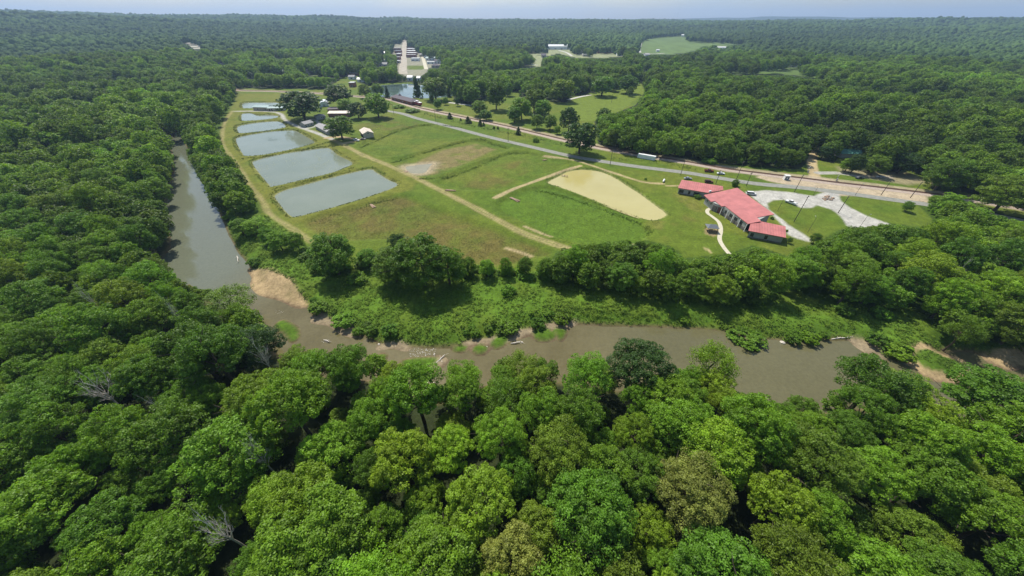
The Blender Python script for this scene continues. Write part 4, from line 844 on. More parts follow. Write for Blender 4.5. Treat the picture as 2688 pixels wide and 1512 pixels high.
# ------------------------------------------------------------------ distant roofs standing in the woods
FARB = [('T', 360, 475, 455, 20, 6, 3, 'tan_roof', 'tan_wall', 'gable', 'tan roofed house beside the grey flats left of the main street'), ('T', 225, 330, 690, 14, 5, 3, 'pale_roof', 'white', 'gable', 'pale house among trees well left of the main street'), ('T', 1775, 1900, 935, 10, 5, 4, 'pale_roof', 'white', 'cross', 'white gabled house at the far right of the town'), ('T', 1300, 1390, 740, 14, 5, 2, 'grey_roof', 'tan_wall', 'gable', 'grey roof on the near side of the side street'),
        ('N', 2420, 2540, 470, 9, 4, 2, 'pale_roof', 'white', 'gable', 'pale low roof between the lake trees'), ('1', 1960, 2030, 555, 9, 4, 2, 'pale_roof', 'white', 'gable', 'pale roof between the white and green-grey houses'), ('2', 258, 288, 234, 22, 6, 4, 'pale_roof', 'white', 'gable', 'tiny white roof far up the woods left of the main street'), ('2', 330, 350, 216, 24, 7, 4, 'pale_roof', 'white', 'cross', 'white church-like house far above the main street'), ('2', 176, 206, 392, 14, 5, 3, 'pale_roof', 'white', 'gable', 'white roof in the woods left of the grey gabled hall'),
        ('2', 812, 836, 392, 14, 5, 3, 'pale_roof', 'white', 'gable', 'lone white roof in the woods right of the town'), ('2', 495, 520, 226, 20, 6, 4, 'grey_roof', 'tan_wall', 'gable', 'grey roof just beyond the head of the main street'), ('2', 640, 690, 440, 16, 5, 3, 'tan_roof', 'tan_wall', 'gable', 'tan roof in the trees right of the side street'), ('2', 690, 735, 478, 14, 5, 3, 'dark_roof', 'white', 'gable', 'dark roof at the right edge of the town clearing'),
        ('R', 500, 620, 585, 16, 5, 3, 'pale_roof', 'white', 'gable', 'pale building at the road bend below the school'), ('R', 780, 860, 455, 14, 5, 3, 'dark_roof', 'tan_wall', 'gable', 'dark roofed house between road bend and school'), ('R', 1480, 1600, 440, 18, 5, 3, 'pale_roof', 'tan_wall', 'flat', 'pale flat shop left of the red-brown store'), ('R', 2060, 2140, 430, 14, 5, 2, 'grey_roof', 'white', 'gable', 'grey roofed shop at the right end of the store lot'),
        ('N', 870, 1000, 40, 16, 5, 3, 'pale_roof', 'white', 'gable', 'pale roof high in the trees above the pond field'), ('N', 2440, 2560, 100, 16, 5, 3, 'pale_roof', 'white', 'gable', 'pale roof in the trees at the left foot of the town'), ('N', 1440, 1530, 330, 12, 5, 3, 'tan_roof', 'tan_wall', 'cross', 'yellowish gabled house behind the oak'), ('T', 940, 1092, 578, 26, 6, .5, 'pale_roof', 'brick', 'flat', 'white roofed brick shop block in the upper middle of the main street'), ('T', 1100, 1248, 574, 22, 5, .5, 'pale_roof', 'tan_wall', 'flat', 'low white roof behind the brick shop block of the main street'),
        ('T', 942, 1200, 640, 24, 6, .5, 'pale_roof', 'brick', 'flat', 'long white roofed shop row halfway along the main street'), ('T', 935, 1205, 700, 22, 6, .5, 'pale_roof', 'brick', 'flat', 'second long white roofed shop row nearer the viewer'), ('T', 930, 1190, 765, 20, 6.5, .5, 'grey_roof', 'brick', 'flat', 'grey roofed brick shops above the white storefront'),
        ('T', 1065, 1290, 865, 16, 6, .5, 'pale_roof', 'white', 'flat', 'white storefront with dark windows behind the town green'), ('T', 940, 1110, 500, 24, 6, .5, 'grey_roof', 'brick', 'flat', 'brown brick block high up the right side of the main street'), ('T', 945, 1100, 440, 24, 6, .5, 'grey_roof', 'brick', 'flat', 'farthest brick block on the right of the main street'),
        ('T', 550, 695, 378, 22, 6, 4, 'grey_roof', 'tan_wall', 'gable', 'grey gabled hall high on the left of the main street'), ('T', 500, 770, 560, 26, 6, .5, 'grey_roof', 'brick', 'flat', 'wide grey flat roof on the left of the main street'), ('T', 600, 772, 640, 24, 6, .5, 'slate', 'brick', 'flat', 'bluish flat roof on the left of the main street'),
        ('T', 655, 765, 730, 22, 6, .5, 'pale_roof', 'brick', 'flat', 'pale flat roofed shop on the left of the main street'), ('T', 660, 740, 830, 18, 6, .5, 'grey_roof', 'brick', 'flat', 'brick shop at the lower left of the main street'), ('T', 668, 740, 925, 14, 5, .5, 'pale_roof', 'tan_wall', 'flat', 'small pale shop at the foot of the main street'),
        ('T', 255, 372, 925, 12, 5, 3.5, 'pale_roof', 'white', 'cross', 'white gabled house left of the main street'), ('T', 30, 385, 1015, 14, 4, 3, 'grey_roof', 'tan_wall', 'gable', 'long brown-grey roofed building left of the main street foot'), ('T', 1420, 1655, 770, 22, 5, 3, 'teal_roof', 'white', 'gable', 'large teal roofed building right of the side street'),
        ('T', 1475, 1735, 845, 18, 5, 2, 'teal_roof', 'white', 'gable', 'pale green roofed store in front of the teal one'), ('T', 1510, 1725, 945, 12, 4.5, .4, 'pale_roof', 'white', 'flat', 'white filling-station canopy right of the side street'), ('T', 1640, 1845, 1050, 14, 4, 3, 'dark_roof', 'tan_wall', 'hip', 'dark hip roofed house at the right of the town green'),
        ('T', 960, 1100, 1420, 12, 5, 2, 'pale_roof', 'white', 'gable', 'white building above the lake shore'), ('T', 1230, 1320, 1415, 10, 4, 2, 'pale_roof', 'white', 'gable', 'small white building right of the one above the lake'),
        ('R', 862, 1275, 322, 48, 9, 4, 'pale_roof', 'white', 'gable', 'long pale school building on the rise right of the town'), ('R', 1740, 2030, 385, 36, 7, 3, 'brick', 'brick', 'gable', 'long red-brown store with a grey lot right of the school'), ('R', 1360, 1470, 400, 24, 6, 2.5, 'tan_roof', 'tan_wall', 'gable', 'tan roofed shop between school and red-brown store'),
        ('R', 2530, 2610, 445, 18, 5, 3, 'grey_roof', 'white', 'gable', 'small grey roofed house at the corner of the far meadow'), ('N', 360, 478, 395, 10, 6, 2.5, 'pale_roof', 'white', 'cross', 'tall white gabled house in the trees left of the lake'), ('N', 865, 1045, 310, 12, 4, 3, 'teal_roof', 'tan_wall', 'hip', 'green-grey roofed house in the trees behind the pond field'),
        ('N', 1630, 1730, 305, 10, 3.5, 1.5, 'pale_roof', 'white', 'gable', 'small white roof among the trees behind the oak'), ('N', 1760, 1970, 365, 12, 4, 2, 'tan_roof', 'brick', 'gable', 'tan roofed brick house among the trees behind the oak'), ('N', 2240, 2450, 350, 12, 4, 2, 'pale_roof', 'brick', 'gable', 'pale roofed house left of the lake trees'),
        ('N', 2255, 2370, 420, 9, 4, 2, 'grey_roof', 'white', 'gable', 'grey roofed house below the pale roofed one left of the lake'), ('N', 2270, 2370, 565, 9, 6, .4, 'pale_roof', 'brick', 'flat', 'square brick pump house at the left end of the lake'), ('N', 735, 780, 310, 8, 3.5, 1.5, 'pale_roof', 'white', 'gable', 'tiny white roof between two tree-hidden houses'),
        ('1', 1625, 1710, 490, 14, 4, 2, 'dark_roof', 'tan_wall', 'gable', 'dark roofed house deep in the trees left of town'), ('1', 2445, 2515, 325, 14, 4, 2, 'slate', 'white', 'gable', 'blue roofed shed far back in the trees left of town'), ('1', 1490, 1540, 345, 20, 6, 2, 'dark_roof', 'white', 'gable', 'dark building at the pale quarry clearing'),
        ('1', 1090, 1125, 655, 8, 3.5, 2, 'pale_roof', 'white', 'gable', 'lone white roof in the left woods'), ('3', 840, 912, 500, 14, 4, 2, 'pale_roof', 'white', 'gable', 'white farmhouse in the woods at right, largest of its group'), ('3', 815, 858, 505, 9, 4, 1.5, 'teal_roof', 'white', 'gable', 'small shed beside the white farmhouse in the right woods'),
        ('3', 620, 645, 520, 8, 4, 1.5, 'pale_roof', 'white', 'gable', 'leftmost tiny white building of the farm group'), ('3', 690, 710, 520, 8, 4, 1.5, 'pale_roof', 'white', 'gable', 'tiny white building in the middle of the farm group'), ('3', 1095, 1160, 955, 9, 3.5, 2, 'pale_roof', 'white', 'gable', 'white roof half hidden behind the dirt road trees'),
        ('3', 265, 350, 370, 16, 5, 2, 'pale_roof', 'white', 'gable', 'white house below the far meadow'), ('3', 0, 45, 275, 24, 6, 3, 'pale_roof', 'white', 'gable', 'white farm buildings on the skyline meadow'), ('2', 2255, 2295, 530, 10, 4, 2, 'pale_roof', 'white', 'gable', 'white roof in the trees left of the right woods'),
        ('2', 2355, 2378, 388, 8, 4, 2, 'pale_roof', 'white', 'gable', 'tiny white shed in the far meadow'), ('6', 2060, 2170, 400, 10, 3, 1.6, 'grey_roof', 'tan_wall', 'gable', 'grey roof in the shade of the spreading tree by the rails')]
for k, f in enumerate(FARB):
    code, x0, x1, y, dep, ev, ri = f[:7]; a, b = GT(px(code, (x0, y))[0]), GT(px(code, (x1, y))[0]); m = ((a[0] + b[0]) / 2, (a[1] + b[1]) / 2 + dep * .6, max(a[2], b[2]))
    yt = float(proj(m[0], m[1], m[2] + ev + ri)[1]); (xa, yb), (xb, _) = px(code, (x0, y), (x1, y)); e = (xb - xa) * .06
    FAR_OPEN['b%d' % k] = [(xa - e, yb - .3 * (yb - yt)), (xb + e, yb - .3 * (yb - yt)), (xb + e, yt - 1), (xa - e, yt - 1)]

# ------------------------------------------------------------------ the woods
rs = np.random.RandomState(77)
def candidates(r0, r1, sp, half=1.85):
    out = []
    for y in np.arange(-8 if r0 == 0 else 0, r1 + sp, sp):
        w = min(half * y + 105, 1.25 * r1 + 50); x = np.arange(-w, w, sp); out.append(np.stack([x + (sp / 2 if int(y / sp) % 2 else 0), np.full(len(x), y)], 1))
    p = np.vstack(out); p = p + (rs.rand(len(p), 2) - .5) * sp * .75
    r = np.hypot(p[:, 0], p[:, 1]); return p[(r >= r0) & (r < r1)]
far_polys = [np.array(p) for p in FAR_OPEN.values()]
def mask_ok(X, Y, z, h, r, soft=1.0):
    ok = np.ones(len(X), bool); d = np.hypot(X, Y) + 1e-6; px_, py_ = Y / d, -X / d
    for a, f in ((0, .96), (-.9, .62), (.9, .62), (-.6, .85), (.6, .85), (0, .62), (-.8, .35), (.8, .35), (0, .2), (0, .0), (-.75, .1), (.75, .1), (0, .8), (0, .4), (-.45, .5), (.45, .5), (-.45, .75), (.45, .75), (-.4, .25), (.4, .25)):
        x, y, _ = proj(X + px_ * r * a * soft, Y + py_ * r * a * soft, z + h * f)
        ok &= ~inside(x, y, OPEN)
        if f > .5:
            for fp in far_polys: ok &= ~inside(x, y, fp)
    return ok
T_ALL = []
p = candidates(0, 400, 4.2); p = p[rs.permutation(len(p))]; sx, sy, _ = proj(p[:, 0], p[:, 1], 9.); p = p[(sx > -420) & (sx < 3100) & (sy < 2150)]
p = p[~inside(p[:, 0], p[:, 1], RIVER)]
for q in SPEC_XY: p = p[np.hypot(p[:, 0] - q[0], p[:, 1] - q[1]) > 6.0]
acc = np.zeros((0, 4)); H = np.clip(rs.normal(16, 3, len(p)), 10, 23); RR = np.clip(H * .36 * (.85 + .35 * rs.rand(len(p))), 3.6, 8)
for k in (1, .78, .58, .42, .30):
    ok = np.where(mask_ok(p[:, 0], p[:, 1], far_h(*p.T), H * k, RR * (k + .04 * (k < 1))))[0]; new = []; A = acc[:, :2]; AR = acc[:, 3]
    G_ = {}
    for x, y, h, r in acc: G_.setdefault((int(x // 16), int(y // 16)), []).append((x, y, r))
    for i in ok:
        x, y, r = p[i, 0], p[i, 1], RR[i] * (k + .04 * (k < 1)); c = (int(x // 16), int(y // 16))
        if all(math.hypot(x - a, y - b) > .66 * (r + q) for dx in (-1, 0, 1) for dy in (-1, 0, 1) for a, b, q in G_.get((c[0] + dx, c[1] + dy), ())):
            G_.setdefault(c, []).append((x, y, r)); new.append((x, y, H[i] * k, r))
    acc = np.vstack([acc, np.array(new).reshape(-1, 4)])
X, Y, h, r = acc.T; sx, sy, dep = proj(X, Y, far_h(X, Y) + h * .6); T_ALL.append(np.stack([X, Y, h, r, r / dep * FOC, sx, sy], 1))
print('near trees', len(acc))
for r0, r1, sp in ((400, 1250, 10.5),):
    p = candidates(r0, r1, sp); X, Y = p.T; z = far_h(X, Y); n = len(X)
    h = np.clip(rs.normal(15.5, 3.2, n), 8, 23) if r0 < 400 else np.clip(rs.normal(15, 4.6, n) * (.62 + .8 * fbm(X / 110 + 20, Y / 110, 3)), 5, 26)
    r = np.clip(h * .36 * (.85 + .35 * rs.rand(n)), 3.0, 8.8)
    ok = mask_ok(X, Y, z, h, r); hh, rr = h.copy(), r.copy()
    for k in (.78, .58, .40, .28):       # where a full tree does not fit, try smaller ones
        i = np.where(~ok)[0]; g = mask_ok(X[i], Y[i], z[i], h[i] * k, r[i] * (k + .06)); j = i[g]
        hh[j], rr[j] = h[j] * k, r[j] * (k + .06); ok[j] = True
    h, r = hh, rr
    ok &= ~inside(X, Y, RIVER)
    sx, sy, dep = proj(X, Y, z + h * .6); sz = r / dep * FOC
    ok &= (sx > -420) & (sx < 3100) & (sy < 2150)
    for q in SPEC_XY: ok &= np.hypot(X - q[0], Y - q[1]) > 6.0
    T_ALL.append(np.stack([X, Y, h, r, sz, sx, sy], 1)[ok])
T_ALL = np.vstack(T_ALL)
inframe = (T_ALL[:, 5] > -T_ALL[:, 4]) & (T_ALL[:, 5] < 2688 + T_ALL[:, 4]) & (T_ALL[:, 6] < 1512 + 1.1 * T_ALL[:, 4])
order = np.argsort(-np.where(inframe, T_ALL[:, 4], 0))
NIND = 232
ind, rest = T_ALL[order[:NIND]], T_ALL[order[NIND:]]
def where_word(sx, sy, Y, X):
    h = ('far left', 'left', 'left of centre', 'centre', 'right of centre', 'right', 'far right')[int(np.clip(sx / 2688 * 7, 0, 6))]
    v = 'bottom edge' if sy > 1350 else 'low in picture' if sy > 1150 else 'halfway down' if sy > 850 else 'upper half'
    if sy > 1000 or Y < 60: return 'in the near wood, %s, %s' % (v, h)
    if sx < 1150: return 'on the left slope, %s, %s' % (v, h)
    return 'in the thicket beyond the pool, %s, %s' % (v, h)
tn = ['deep green', 'mid green', 'mid green', 'bright green', 'bright green', 'yellow-green', 'olive green']
for k, (X, Y, h, r, sz, sx, sy) in enumerate(ind):
    q = random.Random(k * 31 + 5); tone = q.choice(tn if sx > 900 or sy > 1000 else ['deep green', 'mid green', 'mid green', 'bright green', 'olive green'])
    wd = where_word(sx, sy, Y, X); size = 'wide' if r > 6.2 else 'medium' if r > 4.6 else 'small'
    tree(X, Y, h, r, q.choice(LOOSE) if q.random() < .08 else q.choice(NEAR) if 'near wood' in wd and q.random() < .7 else q.choice(FULL), tone, '%s %s tree %s' % (size, tone, wd), 'forest trees ' + wd.split(',')[0])

def gn_forest(name, pts, protos, label, color):
    """the remaining woods: one object scattering the crowns of standing trees"""
    X, Y, h, r = pts[:, 0], pts[:, 1], pts[:, 2], pts[:, 3]; n = len(X)
    me = bpy.data.meshes.new(name); me.vertices.add(n)
    me.vertices.foreach_set('co', np.stack([X, Y, far_h(X, Y)], 1).astype(np.float32).ravel())
    a = me.attributes.new('size', 'FLOAT_VECTOR', 'POINT'); a.data.foreach_set('vector', np.stack([r / 6, r / 6, h / 17], 1).astype(np.float32).ravel())
    a = me.attributes.new('tone', 'FLOAT', 'POINT'); a.data.foreach_set('value', ((fbm(X / 130 + 3, Y / 130, 3) - .5) * 1.3 + rs.normal(0, .13, n)).clip(-.45, .6).astype(np.float32))
    a = me.attributes.new('turn', 'FLOAT', 'POINT'); a.data.foreach_set('value', (rs.rand(n) * 6.28).astype(np.float32))
    a = me.attributes.new('pick', 'INT', 'POINT'); a.data.foreach_set('value', rs.randint(0, len(protos), n).astype(np.int32))
    o = link(bpy.data.objects.new(name, me)); o.color = (*color, 1); tag(o, label, 'forest', kind='stuff')
    ng = bpy.data.node_groups.new('scatter_trees', 'GeometryNodeTree')
    ng.interface.new_socket('Geometry', in_out='INPUT', socket_type='NodeSocketGeometry'); ng.interface.new_socket('Geometry', in_out='OUTPUT', socket_type='NodeSocketGeometry')
    N, L = ng.nodes, ng.links; gi, go = N.new('NodeGroupInput'), N.new('NodeGroupOutput')
    jn = N.new('GeometryNodeJoinGeometry')
    for p in protos:
        oi = N.new('GeometryNodeObjectInfo'); oi.inputs['Object'].default_value = p; oi.transform_space = 'ORIGINAL'
        gi2 = N.new('GeometryNodeGeometryToInstance'); L.new(oi.outputs['Geometry'], gi2.inputs[0]); L.new(gi2.outputs[0], jn.inputs[0])
    ip = N.new('GeometryNodeInstanceOnPoints'); ip.inputs['Pick Instance'].default_value = True
    def attr(nm, t):
        q = N.new('GeometryNodeInputNamedAttribute'); q.data_type = t; q.inputs['Name'].default_value = nm; return [s for s in q.outputs if s.enabled and s.name == 'Attribute'][0]
    cx = N.new('ShaderNodeCombineXYZ'); L.new(attr('turn', 'FLOAT'), cx.inputs['Z'])
    er = N.new('FunctionNodeEulerToRotation'); L.new(cx.outputs[0], er.inputs[0])
    L.new(gi.outputs[0], ip.inputs['Points']); L.new(jn.outputs[0], ip.inputs['Instance']); L.new(attr('pick', 'INT'), ip.inputs['Instance Index'])
    L.new(er.outputs[0], ip.inputs['Rotation']); L.new(attr('size', 'FLOAT_VECTOR'), ip.inputs['Scale']); L.new(ip.outputs[0], go.inputs[0])
    md = o.modifiers.new('scatter', 'NODES'); md.node_group = ng
    return o
protos = []
for me in MFULL:
    for a in keep_crown:
        if a.data == me: protos.append(a); break
gn_forest('forest', rest, protos, 'closed green canopy of the woods behind the tracks, on the left slope and round the town', (.124, .228, .018))
print('trees', len(ind), 'scattered', len(rest), 'protos', len(protos))

# far canopy: low domed crowns in one mesh
def dome(nseg=7):
    a = np.arange(nseg) / nseg * 2 * math.pi
    v = [(math.cos(t), math.sin(t), 0) for t in a] + [(.92 * math.cos(t + .4), .92 * math.sin(t + .4), .5) for t in a] + [(.55 * math.cos(t), .55 * math.sin(t), .88) for t in a] + [(0, 0, 1)]
    f = []
    for k in (0, nseg):
        for i in range(nseg): j = (i + 1) % nseg; f += [(k + i, k + j, k + nseg + j), (k + i, k + nseg + j, k + nseg + i)]
    for i in range(nseg): f.append((2 * nseg + i, 2 * nseg + (i + 1) % nseg, 3 * nseg))
    return np.array(v), np.array(f)
DV, DF = dome(); VV, FF, CC = [], [], []; base = 0
for r0, r1, sp in ((1250, 2600, 12.5), (2600, 5200, 22)):
    p = candidates(r0, r1, sp, 1.75); X, Y = p.T; z = far_h(X, Y); n = len(X)
    h = np.clip(rs.normal(14, 3.5, n), 7, 22) * (1 + .25 * (sp > 20)); r = sp * (.50 + .25 * rs.rand(n))
    ok = np.ones(n, bool); sx, sy, _ = proj(X, Y, z + h * .8)
    for fp in far_polys: ok &= ~inside(sx, sy, fp)
    ok &= (sx > -350) & (sx < 3040)
    X, Y, z, h, r = (a[ok] for a in (X, Y, z, h, r)); n = len(X)
    J = 1 + (rs.rand(n, len(DV), 1) - .5) * .5
    V = DV[None] * np.stack([r, r, h * .62], 1)[:, None] * J; V[..., 2] += (z + h * .38)[:, None]; V[..., 0] += X[:, None]; V[..., 1] += Y[:, None]
    low = np.array(DV[:, 2] == 0); V[:, low, 2] -= 3
    VV.append(V.reshape(-1, 3)); FF.append((DF[None] + (base + np.arange(n) * len(DV))[:, None, None]).reshape(-1, 3)); base += n * len(DV)
    m = fbm(X / 160, Y / 160, 3); t = np.clip(.5 * rs.rand(n) + .5 * m, 0, 1)[:, None]
    c = (C(.022, .052, .012) * (1 - t) + C(.070, .118, .022) * t) * (.55 + .9 * fbm(X / 420 + 7, Y / 420, 2)[:, None])
    CC.append(np.repeat(c, len(DV), 0))
fme = np_mesh('distant_forest', np.vstack(VV), np.vstack(FF), [M['canopy']], np.vstack(CC))
tag(link(bpy.data.objects.new('distant_forest', fme)), 'unbroken dark forest covering the far hills to the skyline', 'forest', kind='stuff')
print('far trees', base // len(DV))

# weeds and rough growth on terrace and basins: countless, one object each
def tufts(name, poly, dens, hgts, cols, label, seed, leaf=.22, nl=8, avoid=(), spread=.45):
    r_ = np.random.RandomState(seed); p = np.asarray(poly); lo, hi = p.min(0), p.max(0)
    n = int((hi[0] - lo[0]) * (hi[1] - lo[1]) * dens); q = lo + r_.rand(n, 2) * (hi - lo)
    k = inside(q[:, 0], q[:, 1], p) & ~inside(q[:, 0], q[:, 1], RIVER)
    k &= fbm(q[:, 0] / 6 + seed, q[:, 1] / 6, 3) > .22 + .36 * r_.rand(n)
    for a in avoid: k &= ~inside(q[:, 0], q[:, 1], a)
    for nm, (line, w) in DIRT.items():
        if nm in ('main', 'levee', 'pond_w', 'pond_n'): k &= dist_line(q[:, 0], q[:, 1], GP(line), False, 5) > w + .6
    q = q[k]; n = len(q); z = hgt(q[:, 0], q[:, 1]); k = z > RIVZ + .2; q, z = q[k], z[k]; n = len(q)
    hh = hgts[0] + (hgts[1] - hgts[0]) * r_.rand(n) ** 2; e = unit(r_.normal(size=(n, nl, 3)) + np.array([0, 0, .5]))
    P = np.concatenate([q, z[:, None]], 1)[:, None] + e * (hh * spread)[:, None, None] * [1.3, 1.3, .7] + np.array([0, 0, 1]) * (hh * .45)[:, None, None]
    V, F = leaves(P.reshape(-1, 3), unit(e.reshape(-1, 3) + r_.normal(size=(n * nl, 3)) * .4 + [0, 0, 1.2]), np.repeat(np.maximum(hh * .36, leaf), nl) * (.7 + .6 * r_.rand(n * nl)), r_, .7)
    t = r_.rand(n)[:, None]; c = np.array(cols[0]) * (1 - t) + np.array(cols[1]) * t; c = np.repeat(c, nl, 0) * (.85 + .3 * r_.rand(n * nl, 1))
    me = np_mesh(name, V, F, [M['tuft']], np.repeat(c, 4, 0)); tag(link(bpy.data.objects.new(name, me)), label, 'undergrowth', kind='stuff')
    print(name, n)
tufts('terrace_undergrowth', terr, 2.2, (.3, 1.25), ((.062, .120, .012), (.125, .195, .020)), 'lush weeds and brush on the terrace between river and fields', 3, nl=16, avoid=SAND_W)
for q in ISLE_W: tufts('islet_plants', q, 5, (.25, .7), ((.06, .12, .016), (.13, .20, .03)), 'low green plants on a river islet', 8, nl=10)
tufts('basin_weeds', BASIN_W[0], 2.2, (.15, .5), ((.10, .11, .03), (.16, .15, .045)), 'coarse brown-green weeds in the drained basin nearest the river', 4, nl=5)
flds = GP(px('5', (0, 925), (590, 1165), (1100, 1080), (1280, 905), (1190, 940), (600, 735), (400, 660), (300, 690), (0, 790)))
tufts('field_weeds', flds, 1.0, (.15, .5), ((.06, .12, .016), (.12, .17, .025)), 'low weeds in the green basin below the muddy pond', 5, nl=5)
upf = GP(px('2', (60, 1060), (240, 930), (330, 880), (560, 920), (1000, 1010), (1700, 1190), (1760, 1240), (1250, 1431), (700, 1420), (420, 1260)))
tufts('upper_field_weeds', upf, .5, (.2, .7), ((.05, .10, .015), (.12, .16, .025)), 'weeds and hummocks across the drained upper basins', 6, nl=5, avoid=[POND_W['puddle']])

# rank growth along the pond rims
def line_growth(name, lines, w, n_m, hgts, cols, label, seed):
    r_ = np.random.RandomState(seed); Q = []
    for ln in lines:
        ln = smooth_line(GP(ln)); L = np.linalg.norm(np.diff(ln, axis=0), axis=1); n = int(L.sum() * n_m); i = r_.choice(len(L), n, p=L / L.sum()); f = r_.rand(n, 1)
        q = ln[i] * (1 - f) + ln[i + 1] * f + r_.normal(size=(n, 2)) * w; Q.append(q[fbm(q[:, 0] / 7, q[:, 1] / 7, 3) > .25 + .35 * r_.rand(n)])
    q = np.vstack(Q); n = len(q); nl = 9; hh = hgts[0] + (hgts[1] - hgts[0]) * r_.rand(n) ** 2; e = unit(r_.normal(size=(n, nl, 3)) + [0, 0, .5])
    P = np.column_stack([q, hgt(q[:, 0], q[:, 1])])[:, None] + e * (hh * .5)[:, None, None] * [1.3, 1.3, .8] + np.array([0, 0, 1]) * (hh * .4)[:, None, None]
    V, F = leaves(P.reshape(-1, 3), unit(e.reshape(-1, 3) + r_.normal(size=(n * nl, 3)) * .5), np.repeat(np.maximum(hh * .4, .2), nl), r_, .7)
    t = r_.rand(n)[:, None]; c = np.array(cols[0]) * (1 - t) + np.array(cols[1]) * t
    tag(link(bpy.data.objects.new(name, np_mesh(name, V, F, [M['tuft']], np.repeat(c, nl * 4, 0)))), label, 'weeds', kind='stuff')
LEVEES = [px('2', (365, 1212), (480, 1180), (760, 1095), (1000, 1045), (1150, 1080), (1235, 1112)), px('2', (130, 1100), (420, 975), (640, 935), (900, 960)), px('5', (280, 705), (420, 722), (600, 775), (1000, 915), (1140, 985), (1160, 1060)),
          px('O', (775, 555), (905, 516), (1010, 492)), px('2', (560, 1345), (760, 1330), (1000, 1245), (1230, 1150), (1400, 1140)), px('4', (660, 625), (900, 590), (1100, 560), (1310, 500)), px('4', (900, 850), (1100, 800), (1340, 745), (1510, 690)), px('4', (640, 445), (800, 425), (980, 400))]
line_growth('levee_growth', LEVEES, 1.0, 9, (.25, .9), ((.045, .085, .012), (.085, .14, .018)), 'taller dark weeds along the grassy levees between the basins', 21)
line_growth('roadside_growth', [px('2', (600, 850), (900, 930), (1240, 1000), (1500, 1050), (1650, 1090)), px('5', (860, 480), (1200, 500), (1500, 560)), px('3', (20, 1180), (260, 1215), (640, 1255), (900, 1265))], 2.0, 4, (.3, 1.3), ((.05, .10, .014), (.10, .16, .022)), 'brushy weeds along the railway verge and the edge of the woods', 22)
def rim_growth():
    r_ = np.random.RandomState(9); Q = []
    for k in ('near', 'second', 'third', 'fourth', 'fifth', 'sixth', 'muddy'):
        p = POND_W[k]; q = np.roll(p, -1, 0); L = np.linalg.norm(q - p, axis=1); n = int(L.sum() * 5); i = r_.choice(len(p), n, p=L / L.sum()); f = r_.rand(n, 1)
        c = p.mean(0); b = p[i] * (1 - f) + q[i] * f; o = unit(b - c); Q.append((b + o * r_.uniform(.3, 3.2, (n, 1)))[r_.rand(n) < np.where(fbm(b[:, 0] / 9, b[:, 1] / 9, 3) > .45, .95, .35) * (.45 if k == 'muddy' else 1)])
    q = np.vstack(Q); n = len(q); hh = r_.uniform(.15, .55, n); z = hgt(q[:, 0], q[:, 1]); nl = 6; e = unit(r_.normal(size=(n, nl, 3)) + [0, 0, .5])
    P = np.column_stack([q, z])[:, None] + e * (hh * .5)[:, None, None] + np.array([0, 0, 1]) * (hh * .4)[:, None, None]
    V, F = leaves(P.reshape(-1, 3), unit(e.reshape(-1, 3) + r_.normal(size=(n * nl, 3)) * .5), np.repeat(hh * .8, nl), r_, .7)
    t = r_.rand(n)[:, None]; c = C(.075, .105, .016) * (1 - t) + C(.16, .18, .035) * t
    tag(link(bpy.data.objects.new('pond_rim_growth', np_mesh('pond_rim_growth', V, F, [M['tuft']], np.repeat(c, nl * 4, 0)))), 'rank grass and reeds along the rims of the ponds', 'reeds', kind='stuff')
rim_growth()

